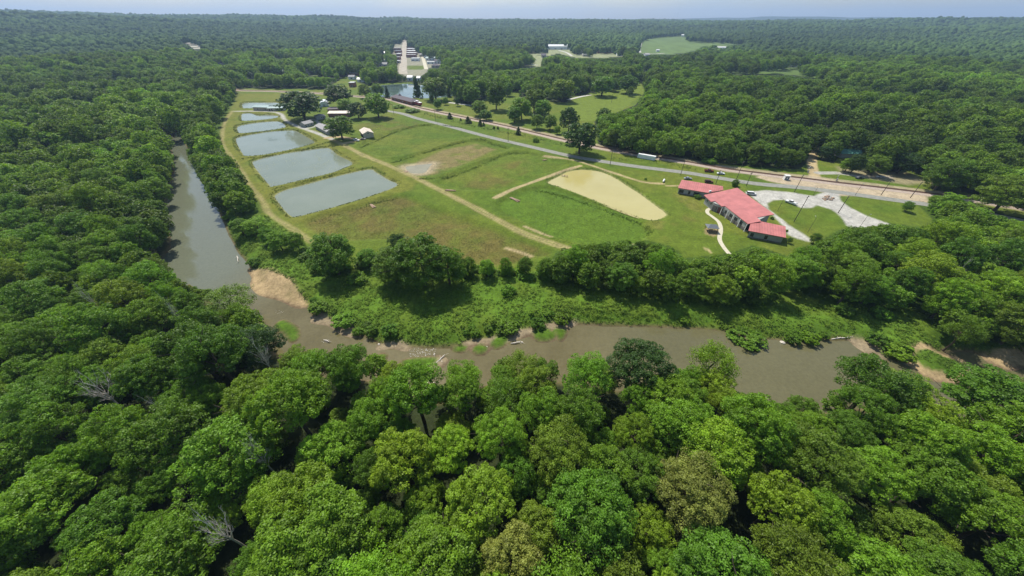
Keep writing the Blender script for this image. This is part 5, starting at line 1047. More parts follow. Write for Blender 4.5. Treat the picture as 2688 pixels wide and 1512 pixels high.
# ------------------------------------------------------------------ buildings
def frame_of(a, b):
    dx, dy = b[0] - a[0], b[1] - a[1]; return math.hypot(dx, dy), math.atan2(dy, dx)
def building(name, label, cat, a, b, depth, eave, rise, roof, wall, kind='gable', wins=(), doors=(), over=.45, z=None, group=None, base=None, side_wins=()):
    """front edge a-b on the ground (seen left to right), depth running away from the viewer"""
    L, rz = frame_of(a, b); z = float(far_h(np.array(a[0]), np.array(a[1]))) if z is None else z
    t = thing(name, label, cat, (a[0], a[1], z), rz, group); mb = MB(); D = depth; o = over
    if kind == 'gable':                  # ridge along the front
        mb.extrude([(0, 0), (D, 0), (D, eave), (D / 2, eave + rise), (0, eave)], 0, L)
        prof = [(-o, eave - rise * 2 * o / D), (D / 2, eave + rise), (D + o, eave - rise * 2 * o / D), (D + o, eave + .18 - rise * 2 * o / D), (D / 2, eave + rise + .2), (-o, eave + .18 - rise * 2 * o / D)]
        prof = [(y, q + .02) for y, q in prof]; rf = MB().extrude(prof, -o, L + o)
    elif kind == 'cross':                # ridge running away from the viewer, gable to the front
        v = [(0, 0, 0), (L, 0, 0), (L, 0, eave), (L / 2, 0, eave + rise), (0, 0, eave)]
        mb.add(v + [(x, D, q) for x, _, q in v], [(0, 1, 2, 3, 4), (9, 8, 7, 6, 5), (1, 6, 7, 2), (5, 0, 4, 9), (0, 5, 6, 1)])
        s = rise * 2 * o / L; p = [(-o, eave - s), (L / 2, eave + rise), (L + o, eave - s), (L + o, eave - s + .18), (L / 2, eave + rise + .2), (-o, eave - s + .18)]
        rf = MB().add([(x, -o, q + .02) for x, q in p] + [(x, D + o, q + .02) for x, q in p], [(i, (i + 1) % 6, 6 + (i + 1) % 6, 6 + i) for i in range(6)] + [(0, 5, 4, 3, 2, 1), (6, 7, 8, 9, 10, 11)])
    elif kind == 'hip':
        mb.box(0, L, 0, D, 0, eave); i = min(D / 2, L / 2 - .1)
        rf = MB().add([(-o, -o, eave), (L + o, -o, eave), (L + o, D + o, eave), (-o, D + o, eave), (i, D / 2, eave + rise), (L - i, D / 2, eave + rise), (-o, -o, eave + .02)], [(0, 1, 5, 4), (1, 2, 5), (2, 3, 4, 5), (3, 0, 4), (3, 2, 1, 0)])
    elif kind == 'shed':                 # one slope, rising to the back
        mb.hexa([(0, 0, 0), (L, 0, 0), (L, D, 0), (0, D, 0)], [(0, 0, eave), (L, 0, eave), (L, D, eave + rise), (0, D, eave + rise)])
        s = rise / D * o; rf = MB().hexa([(-o, -o, eave - s + .02), (L + o, -o, eave - s + .02), (L + o, D + o, eave + rise + s + .02), (-o, D + o, eave + rise + s + .02)], [(-o, -o, eave - s + .22), (L + o, -o, eave - s + .22), (L + o, D + o, eave + rise + s + .22), (-o, D + o, eave + rise + s + .22)])
    else:                                # flat with parapet
        mb.box(0, L, 0, D, 0, eave); rf = MB().box(-.12, L + .12, -.12, D + .12, eave - .35, eave + .25)
    mb.build('wall', wall, t); rf.build('roof', roof, t)
    if base: MB().box(-.06, L + .06, -.06, .0 - .002, 0, base).build('wall_base', M['stone'], t)
    for x0, x1, z0, z1 in wins:
        f = MB().box(x0 * L - .1, x1 * L + .1, -.07, -.004, z0 - .1, z1 + .1).build('window', M['white'], t); MB().box(x0 * L, x1 * L, -.1, -.074, z0, z1).build('pane', M['glass'], f)
    for x0, x1, z1 in doors: MB().box(x0 * L, x1 * L, -.1, -.004, .02, z1).build('door', M['black'], t)
    for y0, y1, z0, z1 in side_wins: MB().box(L + .004, L + .08, y0 * D, y1 * D, z0, z1).build('window', M['glass'], t)
    return t, L
def gz(code, x, y, z=0): return G(px(code, (x, y))[0], z)
def gt(code, x, y): return GT(px(code, (x, y))[0])

# --- visitor centre: one building, main hall and two wings
vc = thing('visitor_centre', 'grey walled building with three red metal roofs beside the gravel lot', 'building')
def quad_roof(pts, zs, nm, over_label=None, th=.28):
    P = [G(px('V', p)[0], z) for p, z in zip(pts, zs)]
    ctr = np.mean(P, 0); a = np.array(P[1]) - np.array(P[0]); rz = math.atan2(a[1], a[0])
    c, s = math.cos(-rz), math.sin(-rz); loc = [((x - P[0][0]) * c - (y - P[0][1]) * s, (x - P[0][0]) * s + (y - P[0][1]) * c) for x, y in P]
    mb = MB(); n = len(P); v = [(x, y, z - th) for (x, y), z in zip(loc, zs)] + [(x, y, z) for (x, y), z in zip(loc, zs)]
    mb.add(v, [tuple(range(n))[::-1], tuple(range(n, 2 * n))] + [(i, (i + 1) % n, n + (i + 1) % n, n + i) for i in range(n)])
    o = mb.build(nm, M['red_roof'], vc); o.location = (P[0][0], P[0][1], 0); o.rotation_euler = (0, 0, rz)
    return P
def wall_prism(P, inset, h, nm='wall', m=None, top=None):
    c = np.mean(P, 0); Q = []
    n = len(P)
    for i in range(n):
        p = np.array(P[i]); d = c - p; Q.append(p + d / np.linalg.norm(d) * inset)
    hs = top or [h] * n
    mb = MB(); v = [(q[0], q[1], -.2) for q in Q] + [(q[0], q[1], z) for q, z in zip(Q, hs)]
    mb.add(v, [tuple(range(n))[::-1], tuple(range(n, 2 * n))] + [(i, (i + 1) % n, n + (i + 1) % n, n + i) for i in range(n)])
    mb.build(nm, m or M['grey_wall'], vc); return Q
HE, HB = 4.4, 6.2
mainP = [(605, 425), (738, 548), (812, 536), (930, 632), (988, 625), (1405, 948), (1640, 900), (1568, 832), (1882, 776), (1212, 295)]
mainZ = [HE, HE, HE + .15, HE + .15, HE + .3, HE, HE + .8, HE + .8, HB, HB]
Pm = quad_roof(mainP, mainZ, 'main_roof')
lwP = [(135, 295), (672, 386), (958, 335), (952, 268), (206, 150)]; lwZ = [3.5, 3.5, 3.9, 4.7, 4.7]
Pl = quad_roof(lwP, lwZ, 'wing_roof')
rwP = [(1412, 1072), (2092, 1200), (2086, 995), (1640, 905), (1452, 945)]; rwZ = [3.5, 3.5, 4.7, 4.7, 4.4]
Pr = quad_roof(rwP, rwZ, 'wing_roof')
# walls under each roof (set in from the eaves), with stone foot, windows and the porch
Qm = [Pm[0], Pm[1], Pm[3], Pm[5], Pm[6], Pm[8], Pm[9]]; Wm = wall_prism(Qm, 1.5, 0, top=[HE - .3, HE - .3, HE - .2, HE - .3, HE + .45, HB - .35, HB - .35])
Ql = [Pl[0], Pl[1], Pl[3], Pl[4]]; Wl = wall_prism(Ql, .8, 0, top=[3.15, 3.15, 4.3, 4.3])
Qr = [Pr[0], Pr[1], Pr[2], Pr[3]]; Wr = wall_prism(Qr, .8, 0, top=[3.15, 3.15, 4.3, 4.3])
def on_wall(p, q, f0, f1, z0, z1, nm, m, out=.08, parent=vc, depth=.1):
    p, q = np.array(p), np.array(q); d = q - p; L = np.linalg.norm(d); d /= L; n = np.array([d[1], -d[0]])
    if np.dot(n, -(p + q) / 2) < 0 and nm != 'side': n = n
    a, b = p + d * L * f0 + n * out, p + d * L * f1 + n * out; a2, b2 = a - n * (depth), b - n * (depth)
    return MB().hexa([(*a, z0), (*b, z0), (*b2, z0), (*a2, z0)], [(*a, z1), (*b, z1), (*b2, z1), (*a2, z1)]).build(nm, m, parent)
for f0, f1 in ((.03, .20), (.37, .45), (.57, .78)): on_wall(Wl[0], Wl[1], f0, f1, .7, 2.5, 'window', M['glass'])
for f0, f1 in ((.06, .16), (.48, .57)): on_wall(Wr[0], Wr[1], f0, f1, .8, 2.5, 'window', M['glass'])
on_wall(Wl[0], Wl[1], 0, 1, -.2, .45, 'wall_base', M['stone'], .12); on_wall(Wr[0], Wr[1], 0, 1, -.2, .55, 'wall_base', M['stone'], .12)
on_wall(Wm[0], Wm[1], .25, .35, 2.3, 3.2, 'window', M['glass']); on_wall(Wm[0], Wm[1], .70, .80, 2.3, 3.2, 'window', M['glass'])
on_wall(Wm[1], Wm[2], .05, .42, -.1, 3.3, 'entry_bay', M['stone'], .5, depth=.6); on_wall(Wm[1], Wm[2], .5, .95, .0, 3.2, 'door', M['trim'], .05)
on_wall(Wm[2], Wm[3], .0, 1, -.2, 1.6, 'wall_base', M['stone'], .12)
for f in (.08, .30, .52, .74): on_wall(Wm[2], Wm[3], f, f + .13, 1.7, 3.4, 'window', M['glass'], .06)
on_wall(Wm[3], Wm[4], .05, .95, .1, 3.2, 'door', M['black'], .06)
for i in range(5):
    p = np.array(Pm[3]) * (1 - i / 4) + np.array(Pm[5]) * (i / 4); c = np.mean(Pm, 0); d = c - p; p = p + d / np.linalg.norm(d) * .5
    MB().box(p[0] - .14, p[0] + .14, p[1] - .14, p[1] + .14, -.1, HE - .3).build('porch_post', M['white'], vc)
for f in (.15, .55): on_wall(Wm[4], Wm[5], f, f + .12, 1.2, 2.8, 'window', M['glass'], .06)
for (x, y, lb) in ((720, 357, 'white roof vent'),):
    p = gz('V', x, y, 4.2); MB().box(p[0] - .5, p[0] + .5, p[1] - .4, p[1] + .4, 3.7, 4.55).build('roof_vent', M['white'], vc)

# --- pavilion on its sand pad
def pavilion():
    c = gz('5', 1628, 1030); t = thing('pavilion', 'small open picnic pavilion with a blue-grey roof beside the winding path', 'pavilion', (c[0], c[1] + 1.5, 0), math.radians(-8))
    for sx in (-2.1, 2.1):
        for sy in (-1.7, 1.7): MB().tube((sx, sy, -.1), (sx, sy, 2.5), .11).build('post', M['pole'], t)
    MB().add([(-2.7, -2.3, 2.4), (2.7, -2.3, 2.4), (2.7, 2.3, 2.4), (-2.7, 2.3, 2.4), (-1.2, 0, 3.5), (1.2, 0, 3.5)], [(0, 1, 5, 4), (1, 2, 5), (2, 3, 4, 5), (3, 0, 4), (3, 2, 1, 0)]).build('roof', M['slate'], t)
    MB().box(-.9, .9, -.35, .35, .68, .76).build('table_top', M['wood'], t); MB().box(-.7, -.55, -.3, .3, -.05, .68).box(.55, .7, -.3, .3, -.05, .68).build('table_leg', M['wood'], t)
pavilion()

# --- hatchery yard
building('fish_house', 'long beige fish house with a teal metal roof beside the farthest pond', 'building', gz('H', 112, 482), gz('H', 372, 490), 9, 3.4, 1.2, M['teal_roof'], M['tan_wall'], 'gable', ((.28, .36, .9, 2.2), (.80, .88, .9, 2.2)))
building('fish_house', 'lower teal roofed annex with dark doors joined to the long beige fish house', 'building', gz('H', 376, 496), gz('H', 660, 488), 8, 2.9, 1.0, M['teal_roof'], M['tan_wall'], 'gable', (), ((.08, .14, 2.2), (.22, .28, 2.2), (.64, .70, 2.2), (.82, .88, 2.2)))
building('cottage', 'small grey gabled cottage on the loop of the gravel drive', 'house', gz('H', 1052, 792), gz('H', 1205, 752), 7, 2.8, 1.6, M['grey_roof'], M['grey_wall'], 'gable', ((.3, .42, 1, 2.1), (.7, .82, 1, 2.1)), ((.05, .12, 2.1),))
building('cottage', 'grey cottage behind the lawn beside the round dense tree', 'house', gz('H', 1258, 655), gz('H', 1425, 632), 8, 2.9, 1.6, M['grey_roof'], M['grey_wall'], 'hip', ((.5, .6, 1, 2.1),), ((.75, .82, 2.1),))
building('long_shed', 'long low grey roofed building running towards the round dense tree', 'building', gz('H', 1240, 815), gz('H', 1450, 930), 8, 2.8, 1.3, M['grey_roof'], M['grey_wall'], 'gable', tuple((.1 + .18 * i, .18 + .18 * i, 1.1, 2.0) for i in range(5)))
building('workshop', 'tan metal roofed workshop under the dark multi-stemmed tree', 'building', gz('H', 1470, 602), gz('H', 1850, 600), 12, 3.4, 1.2, M['tan_roof'], M['brick'], 'gable')
building('shed', 'dark flat roofed shed behind the tan workshop', 'building', gz('H', 1460, 520), gz('H', 1690, 512), 9, 3.0, .6, M['dark_roof'], M['brick'], 'shed')
bt, bl = building('barn', 'tan roofed barn with open bays at the corner of the fields', 'barn', gz('H', 2108, 990), gz('H', 2292, 966), 15, 3.6, 1.7, M['tan_roof'], M['tan_wall'], 'cross', ((.42, .58, 3.3, 4.1),), ())
for i in range(4): MB().box(-.09, -.004, 1.2 + i * 3.2, 3.6 + i * 3.2, .02, 3.0).build('bay_shade', M['black'], bt)  # flat black panels on the wall painting the shade inside the bays
def greenhouse():
    a = gz('H', 1390, 415); L, R = 16, 5.2; t = thing('greenhouse', 'white film covered hoop greenhouse behind the big dark oak', 'greenhouse', (a[0], a[1], 0), math.radians(22))
    pr = [(R * math.cos(k * math.pi / 14), R * math.sin(k * math.pi / 14) * 1.05) for k in range(15)]
    mb = MB(); n = len(pr); mb.add([(x, 0, z) for x, z in pr] + [(x, L, z) for x, z in pr], [(i, i + 1, n + i + 1, n + i) for i in range(n - 1)]); mb.build('cover', M['film'], t, smooth=True)
    MB().add([(x * .995, .02, z * .995) for x, z in pr], [tuple(range(n))]).add([(x * .995, L - .02, z * .995) for x, z in pr], [tuple(range(n))[::-1]]).build('end_wall', M['film'], t)
    MB().box(-1.2, 1.2, -.06, .0, 0, 2.4).build('door', M['metal'], t)
greenhouse()
# --- depot, caboose, container
dp, dl = building('depot', 'long dark hip roofed railway depot in front of the lake', 'building', gz('K', 490, 445), gz('K', 870, 545), 10, 3.6, 2.6, M['dark_roof'], M['brick'], 'hip', tuple((.12 + .2 * i, .18 + .2 * i, 1, 2.4) for i in range(4)), over=1.3)
MB().hexa([(dl * .22, 3, 4.6), (dl * .36, 3, 4.6), (dl * .36, 7, 4.6), (dl * .22, 7, 4.6)], [(dl * .29, 4.9, 8.2), (dl * .291, 4.9, 8.2), (dl * .291, 5.1, 8.2), (dl * .29, 5.1, 8.2)]).build('roof_turret', M['dark_roof'], dp)
def caboose():
    a, b = gz('K', 880, 535), gz('K', 1020, 570); L, rz = frame_of(a, b); t = thing('caboose', 'dark red railway caboose with a pale roof beside the depot', 'railway car', (a[0], a[1] + 1, 0), rz)
    MB().box(0, L, 0, 3, 1.1, 3.6).build('body', M['caboose'], t, bevel=.05); MB().box(-.5, L + .5, -.2, 3.2, 3.602, 3.85).build('roof', M['white'], t)
    cu = MB().box(L * .4, L * .62, .2, 2.8, 3.852, 4.7).build('cupola', M['caboose'], t); MB().box(L * .38, L * .64, .1, 2.9, 4.702, 4.85).build('cupola_roof', M['white'], cu)
    for x in (.15, .75): MB().box(L * x, L * x + .8, -.04, -.003, 2.0, 2.9).build('window', M['white'], t)
    for x in (.18, .82):
        w = MB(); 
        for dx in (-.7, .7): w.tube((L * x + dx, .6, .45), (L * x + dx, .75, .45), .42, n=12).tube((L * x + dx, 2.25, .45), (L * x + dx, 2.4, .45), .42, n=12)
        w.box(L * x - 1, L * x + 1, .8, 2.2, .35, 1.098); w.build('wheel_truck', M['black'], t)
caboose()
def container():
    a, b = gz('5', 1066, 470), gz('5', 1196, 493); L, rz = frame_of(a, b); t = thing('shipping_container', 'long white container parked on the grass between road and rails', 'container', (a[0], a[1], 0), rz)
    mb = MB(); n = int(L / .28)
    prof = []
    for i in range(n): prof += [(i * L / n, 0), (i * L / n + .1, .05), (i * L / n + .16, .05), ((i + 1) * L / n - .02, 0)]
    v = [(x, y, .15) for x, y in prof] + [(x, y, 2.85) for x, y in prof]; k = len(prof); mb.add(v, [(i, i + 1, k + i + 1, k + i) for i in range(k - 1)])
    mb.box(0, L, .06, 2.44, .12, 2.9); mb.build('body', M['white'], t)
    MB().box(-.06, -.004, .15, 1.2, .25, 2.75).build('door', M['white'], t); MB().box(-.06, -.004, 1.25, 2.35, .25, 2.75).build('door', M['white'], t)
container()
building('house', 'house with a green metal roof under the trees right of the dirt road', 'house', gz('3', 1190, 1185), gz('3', 1345, 1185), 9, 3.0, 2.0, M['green_roof'], M['grey_wall'], 'gable')

# --- distant roofs: (crop, left x, right x, base y, depth, eave, rise, roof, wall, kind, label)
for code, x0, x1, y, dep, ev, ri, rf, wl_, kd, lb in FARB:
    a, b = gt(code, x0, y), gt(code, x1, y)
    zz = min(float(far_h(np.array(a[0]), np.array(a[1]))), float(far_h(np.array(b[0]), np.array(b[1])))) - .3
    w = math.hypot(a[0] - b[0], a[1] - b[1])
    nwin = int(np.clip(w / 7, 1, 4)); wins = tuple(((i + .35) / nwin, (i + .65) / nwin, 1.2, min(ev - .8, 3)) for i in range(nwin))
    building('house' if kd in ('gable', 'hip', 'cross') and w < 30 else 'town_building', lb, 'house' if kd in ('gable', 'hip', 'cross') and w < 30 else 'building', a[:2], b[:2], dep, ev + .3, ri, M[rf], M[wl_], kd, wins, z=zz)

# ------------------------------------------------------------------ vehicles
def vehicle(kind, col, label, code, x, y, heading, name):
    p = gz(code, x, y); t = thing(name, label, 'car' if kind != 'pickup' else 'pickup truck', (p[0], p[1], .05), math.radians(heading))
    L, W = {'sedan': (4.7, 1.8), 'suv': (4.9, 1.95), 'pickup': (5.7, 2.0), 'van': (5.3, 2.0)}[kind]; m = paint(name + '_paint', col)
    pr = {'sedan': [(-L / 2, .35), (L / 2, .35), (L / 2, .72), (L / 2 - .15, .85), (.9, .98), (-1.5, .98), (-L / 2, .92)],
          'suv': [(-L / 2, .4), (L / 2, .4), (L / 2, .85), (L / 2 - .2, 1.0), (1.1, 1.1), (-L / 2, 1.1)], 'van': [(-L / 2, .4), (L / 2, .4), (L / 2, .85), (L / 2 - .3, 1.1), (1.5, 1.15), (-L / 2, 1.15)],
          'pickup': [(-L / 2, .5), (L / 2, .5), (L / 2, 1.0), (L / 2 - .15, 1.12), (1.2, 1.18), (-.8, 1.18), (-.8, 1.1), (-L / 2, 1.1)]}[kind]
    cab = {'sedan': (.95, .35, -.95, -1.55, .96, 1.42), 'suv': (1.15, .55, -2.0, -2.35, 1.08, 1.75), 'van': (1.6, .9, -2.3, -2.55, 1.13, 1.85), 'pickup': (1.25, .7, -.55, -.8, 1.15, 1.85)}[kind]
    n = len(pr); mb = MB(); mb.add([(x_, -W / 2, z) for x_, z in pr] + [(x_, W / 2, z) for x_, z in pr], [tuple(range(n)), tuple(range(n, 2 * n))[::-1]] + [((i + 1) % n, i, n + i, n + (i + 1) % n) for i in range(n)])
    if kind == 'pickup': mb.box(-L / 2, -.85, -W / 2, -W / 2 + .08, 1.1, 1.35).box(-L / 2, -.85, W / 2 - .08, W / 2, 1.1, 1.35).box(-L / 2, -L / 2 + .08, -W / 2 + .08, W / 2 - .08, 1.1, 1.35)
    b = mb.build('body', m, t, bevel=.06)
    x0, x1, x2, x3, z0, z1 = cab; w0, w1 = W / 2 - .06, W / 2 - .22
    MB().hexa([(x3, -w0, z0), (x0, -w0, z0), (x0, w0, z0), (x3, w0, z0)], [(x2, -w1, z1), (x1, -w1, z1), (x1, w1, z1), (x2, w1, z1)]).build('window', M['glass'], t)
    MB().box(x2 - .05, x1 + .05, -w1 - .04, w1 + .04, z1 + .002, z1 + .07).build('roof', m, t, bevel=.03)
    for sx in (-L / 2 + .95, L / 2 - .95):
        for sy in (-1, 1):
            w = MB().tube((sx, sy * (W / 2 - .2), .36), (sx, sy * (W / 2 + .03), .36), .36, n=14).build('wheel', M['tyre'], t); MB().tube((sx, sy * (W / 2 + .032), .36), (sx, sy * (W / 2 + .05), .36), .2, n=10).build('rim', M['metal'], w)
    for sy in (-.65, .65): MB().box(L / 2 + .002, L / 2 + .04, sy - .2, sy + .2, .62, .8).build('headlight', M['white'], t)
vehicle('pickup', (.14, .025, .025), 'dark red pickup truck with a loaded bed on the gravel strip by the rails', '6', 207, 290, -12, 'pickup_truck')
vehicle('sedan', (.78, .80, .82), 'white car parked beside the dark red pickup', '6', 296, 308, -10, 'parked_car')
vehicle('suv', (.10, .025, .025), 'dark maroon car parked behind the left red wing', '6', 205, 372, -10, 'parked_car')
vehicle('sedan', (.30, .31, .33), 'grey car half hidden by the left red roof', '5', 1445, 632, -6, 'parked_car')
vehicle('van', (.72, .72, .70), 'white minivan beside the main red roof on the gravel', '6', 522, 462, -14, 'parked_car')
vehicle('pickup', (.76, .75, .72), 'white pickup truck at the edge of the grass island', '6', 820, 528, 118, 'pickup_truck')
vehicle('pickup', (.70, .70, .70), 'white pickup truck in front of the tan roofed barn', 'H', 1975, 1035, -25, 'pickup_truck')
vehicle('sedan', (.18, .14, .12), 'brown flatbed cart beside the barn gable', 'H', 2090, 1015, 8, 'parked_car')
vehicle('sedan', (.06, .07, .08), 'dark car in the shaded yard under the trees', '6', 1335, 340, 5, 'parked_car')
vehicle('sedan', (.5, .5, .52), 'silver car in the shaded yard under the trees', '6', 1490, 332, 5, 'parked_car')
vehicle('sedan', (.05, .06, .07), 'dark car parked by the lake, left of the olive tree', 'K', 1050, 425, 8, 'parked_car'); vehicle('sedan', (.12, .12, .13), 'charcoal car parked by the lake nearer the depot', 'K', 935, 415, 8, 'parked_car')

# ------------------------------------------------------------------ posts and street furniture
def utility_pole(code, x, y, h, label, arm=True, leanx=0):
    p = gz(code, x, y); t = thing('utility_pole', label, 'utility pole', (p[0], p[1], 0), .5, 'wooden utility poles')
    MB().tube((0, 0, -.5), (0, 0, h), .19, .12).build('pole', M['pole'], t)
    if arm:
        MB().box(-1.2, 1.2, -.07, .07, h - .9, h - .72).build('crossarm', M['pole'], t)
        for s in (-1.05, -.4, .4, 1.05): MB().tube((s, 0, h - .718), (s, 0, h - .5), .05).build('insulator', M['metal'], t)
for code, x, y, h, lb in (('L', 855, 1052, 14, 'tall dark pole at the edge of the gravel drive near the grass island'), ('L', 862, 512, 10.5, 'pole on the grass strip between road and gravel lot'), ('W', 912, 640, 12, 'tall pole beside the small round roadside tree'), ('L', 1655, 890, 9.5, 'pole at the narrow end of the grass island'),
                       ('6', 1500, 465, 9.5, 'pole on the verge right of the crossing'), ('6', 1720, 485, 9.5, 'pole on the verge farthest right before the bushes'), ('5', 862, 525, 11, 'pole by the road in front of the white container'), ('5', 97, 350, 11, 'pole by the road left of the big railside oak'), ('5', 1392, 600, 9.5, 'pole by the road above the left red wing'),
                       ('2', 698, 910, 11, 'pole by the road below the caboose'), ('2', 2018, 770, 9, 'pole standing in the hay field'), ('K', 530, 715, 10, 'pole at the far bend of the road'), ('V', 820, 225, 8.5, 'thin pole behind the left red wing'), ('V', 1370, 262, 8.5, 'thin pole on the road verge behind the main red roof')):
    utility_pole(code, x, y, h, lb)
def lamp(code, x, y, h, label, rz):
    p = gz(code, x, y); t = thing('street_lamp', label, 'street lamp', (p[0], p[1], 0), rz, 'lamps round the gravel lot')
    MB().tube((0, 0, -.3), (0, 0, h), .09, .06).build('post', M['pole'], t); MB().tube((0, 0, h - .05), (1.5, 0, h + .25), .05).build('arm', M['pole'], t); MB().box(1.3, 2.0, -.14, .14, h + .18, h + .32).build('lamp_head', M['metal'], t)
for code, x, y, h, lb, rz in (('L', 560, 850, 6.5, 'lamp post on the left lobe of the grass island', 2.6), ('L', 1105, 1240, 7.5, 'lamp post on the lower tip of the grass island', 1.2), ('L', 1960, 575, 6.5, 'lamp post on the right lawn by the road', .5), ('L', 2030, 1170, 7, 'lamp post with a bent arm in front of the bank trees', .3), ('L', 1205, 570, 5, 'lamp post at the tip of the narrow verge', 2.9)):
    lamp(code, x, y, h, lb, rz)
def mast(code, x, y, hpx, label):
    p = gt(code, x, y); X, Y, z = p; top = px(code, (x, hpx))[0]; hs = np.linspace(5, 400, 800); yy = proj(np.full(800, X), np.full(800, Y), z + hs)[1]; h = float(hs[np.argmin(np.abs(yy - top[1]))])
    t = thing('radio_mast', label, 'radio mast', (X, Y, z)); s = 1.6
    for i in range(3):
        a = i * 2.094; MB().tube((s * math.cos(a), s * math.sin(a), -2), (s * math.cos(a) * .8, s * math.sin(a) * .8, h), .28, .22, 5).build('leg', M['metal'], t)
    mb = MB(); n = int(h / 6)
    for k in range(n):
        for i in range(3): a, b = i * 2.094, (i + 1) * 2.094; mb.tube((s * .9 * math.cos(a), s * .9 * math.sin(a), k * 6), (s * .9 * math.cos(b), s * .9 * math.sin(b), k * 6 + 6), .12, .12, 4)
    mb.build('lattice', M['metal'], t)
mast('2', 2508, 152, 28, 'thin radio mast on the skyline right of centre, the taller of two'); mast('3', 660, 152, 75, 'thin radio mast on the skyline farther right, the shorter of two')
def crossing_signal(code, x, y, label, rz):
    p = gz(code, x, y); t = thing('crossing_signal', label, 'railway signal', (p[0], p[1], 0), rz, 'crossing signals')
    MB().tube((0, 0, -.2), (0, 0, 4.2), .09).build('mast', M['metal'], t)
    for s in (1, -1): MB().hexa([(-.6, -.03 * s, 3.6 - .5 * s), (-.5, -.03 * s, 3.5 - .5 * s), (-.5, .03, 3.5 - .5 * s), (-.6, .03, 3.6 - .5 * s)], [(.5, -.03 * s, 3.6 + .5 * s), (.6, -.03 * s, 3.5 + .5 * s), (.6, .03, 3.5 + .5 * s), (.5, .03, 3.6 + .5 * s)]).build('crossbuck', M['white'], t)
    MB().tube((-.5, -.08, 2.6), (-.5, .08, 2.6), .2, n=12).tube((.5, -.08, 2.6), (.5, .08, 2.6), .2, n=12).box(-.5, .5, -.04, .04, 2.56, 2.64).build('light', M['black'], t)
    MB().box(.3, 1.0, -.3, .3, -.05, 1.5).build('cabinet', M['metal'], t)
crossing_signal('6', 945, 295, 'railway crossing signal left of the dirt road', .1); crossing_signal('6', 1160, 358, 'railway crossing signal right of the dirt road', .2)
def cabinet():
    p = gz('6', 790, 352); t = thing('signal_cabin', 'small pale signal cabin with a grey front beside the rails', 'cabin', (p[0], p[1], 0), -.15)
    MB().box(-1.4, 1.4, 0, 2.2, 0, 2.6).build('wall', M['white'], t); MB().box(-1.6, 1.6, -.2, 2.4, 2.602, 2.8).build('roof', M['pale_roof'], t); MB().box(-1.1, 1.1, -.06, -.003, .3, 2.3).build('panel', M['slate'], t); MB().box(-.35, .35, -.1, -.064, 1.0, 1.7).build('window', M['white'], t)
cabinet()
def tank():
    p = gz('5', 1264, 650); t = thing('gas_tank', 'white capsule gas tank standing in the grass left of the red wing', 'tank', (p[0], p[1], 0), math.radians(62))
    mb = MB(); prof = [(-2.1, .05), (-2.0, .35), (-1.75, .52), (1.75, .52), (2.0, .35), (2.1, .05)]
    for (x0, r0), (x1, r1) in zip(prof[:-1], prof[1:]): mb.tube((x0, 0, .85), (x1, 0, .85), r0, r1, 14)
    mb.build('vessel', M['white'], t, smooth=True)
    for s in (-1.2, 1.2): MB().box(s - .12, s + .12, -.4, .4, -.05, .42).build('saddle', M['concrete'], t)
tank()
def monument():
    p = gz('L', 1480, 640); t = thing('rock_monument', 'heap of brown rocks with white posts at the gravel lot entrance', 'monument', (p[0], p[1], 0), -.6)
    r_ = random.Random(4)
    for i in range(22):
        x, y = r_.gauss(0, 1.1), r_.gauss(0, 2.2); s = r_.uniform(.4, .95); mb = MB(); n = 7
        v = [(x + s * math.cos(a * .9) * r_.uniform(.7, 1.1), y + s * math.sin(a * .9) * r_.uniform(.7, 1.1), zz) for zz in (-.1, s * .55) for a in range(n)] + [(x, y, s * .95)]
        mb.add(v, [(a, (a + 1) % n, n + (a + 1) % n, n + a) for a in range(n)] + [(n + a, n + (a + 1) % n, 2 * n) for a in range(n)]).build('rock', M['wood' if i % 3 else 'stone'], t)
    for i in range(4): MB().tube((-.8 + i * .6, 2.5, -.1), (-.8 + i * .6, 2.6, 2.6), .09).build('post', M['white'], t)
monument()
# timber stacks left by the drains, driftwood, rocks
def timber(code, x, y, n, L, label, rz, name='timber_stack'):
    X, Y = gz(code, x, y); r_ = random.Random(int(x)); t = thing(name, label, 'timber', (X, Y, float(hgt(X, Y)) + .05), rz)
    for i in range(n):
        w = L * r_.uniform(.8, 1.0); yy = (i % 4 - 1.5) * .45 + r_.uniform(-.1, .1); z = .12 + .2 * (i // 4); sk = r_.uniform(-.3, .3)
        MB().hexa([(-w / 2, yy - .16 + sk, z), (w / 2, yy - .16 - sk, z), (w / 2, yy + .16 - sk, z), (-w / 2, yy + .16 + sk, z)], [(-w / 2, yy - .16 + sk, z + .16), (w / 2, yy - .16 - sk, z + .16), (w / 2, yy + .16 - sk, z + .16), (-w / 2, yy + .16 + sk, z + .16)]).build('plank', M['wood'], t)
timber('5', 145, 770, 8, 8, 'stack of brown boards on the grass slope left of the muddy pond', math.radians(-48)); timber('4', 1652, 962, 7, 6, 'grey-brown board stack at the edge of the brown basin', math.radians(-55))
timber('2', 1515, 1190, 5, 3.5, 'small board heap by the road above the upper basin', .6); timber('2', 472, 1278, 4, 3, 'small red-brown board heap beside the puddle', .3); timber('4', 2240, 860, 5, 7, 'low line of old boards below the two-track lane', -.15)
def pier():
    a, b = gz('5', 498, 600, -.3), gz('5', 545, 608, -.3); L, rz = frame_of(a, b); t = thing('pier', 'short wooden pier at the upper corner of the muddy pond', 'pier', (a[0], a[1], -.45), rz)
    MB().box(0, L, -.4, .4, .25, .35).build('deck', M['wood'], t)
    for i in range(3):
        for s in (-.3, .3): MB().tube((.4 + i * (L - .8) / 2, s, -1.2), (.4 + i * (L - .8) / 2, s, .6), .07).build('post', M['pole'], t)
pier()
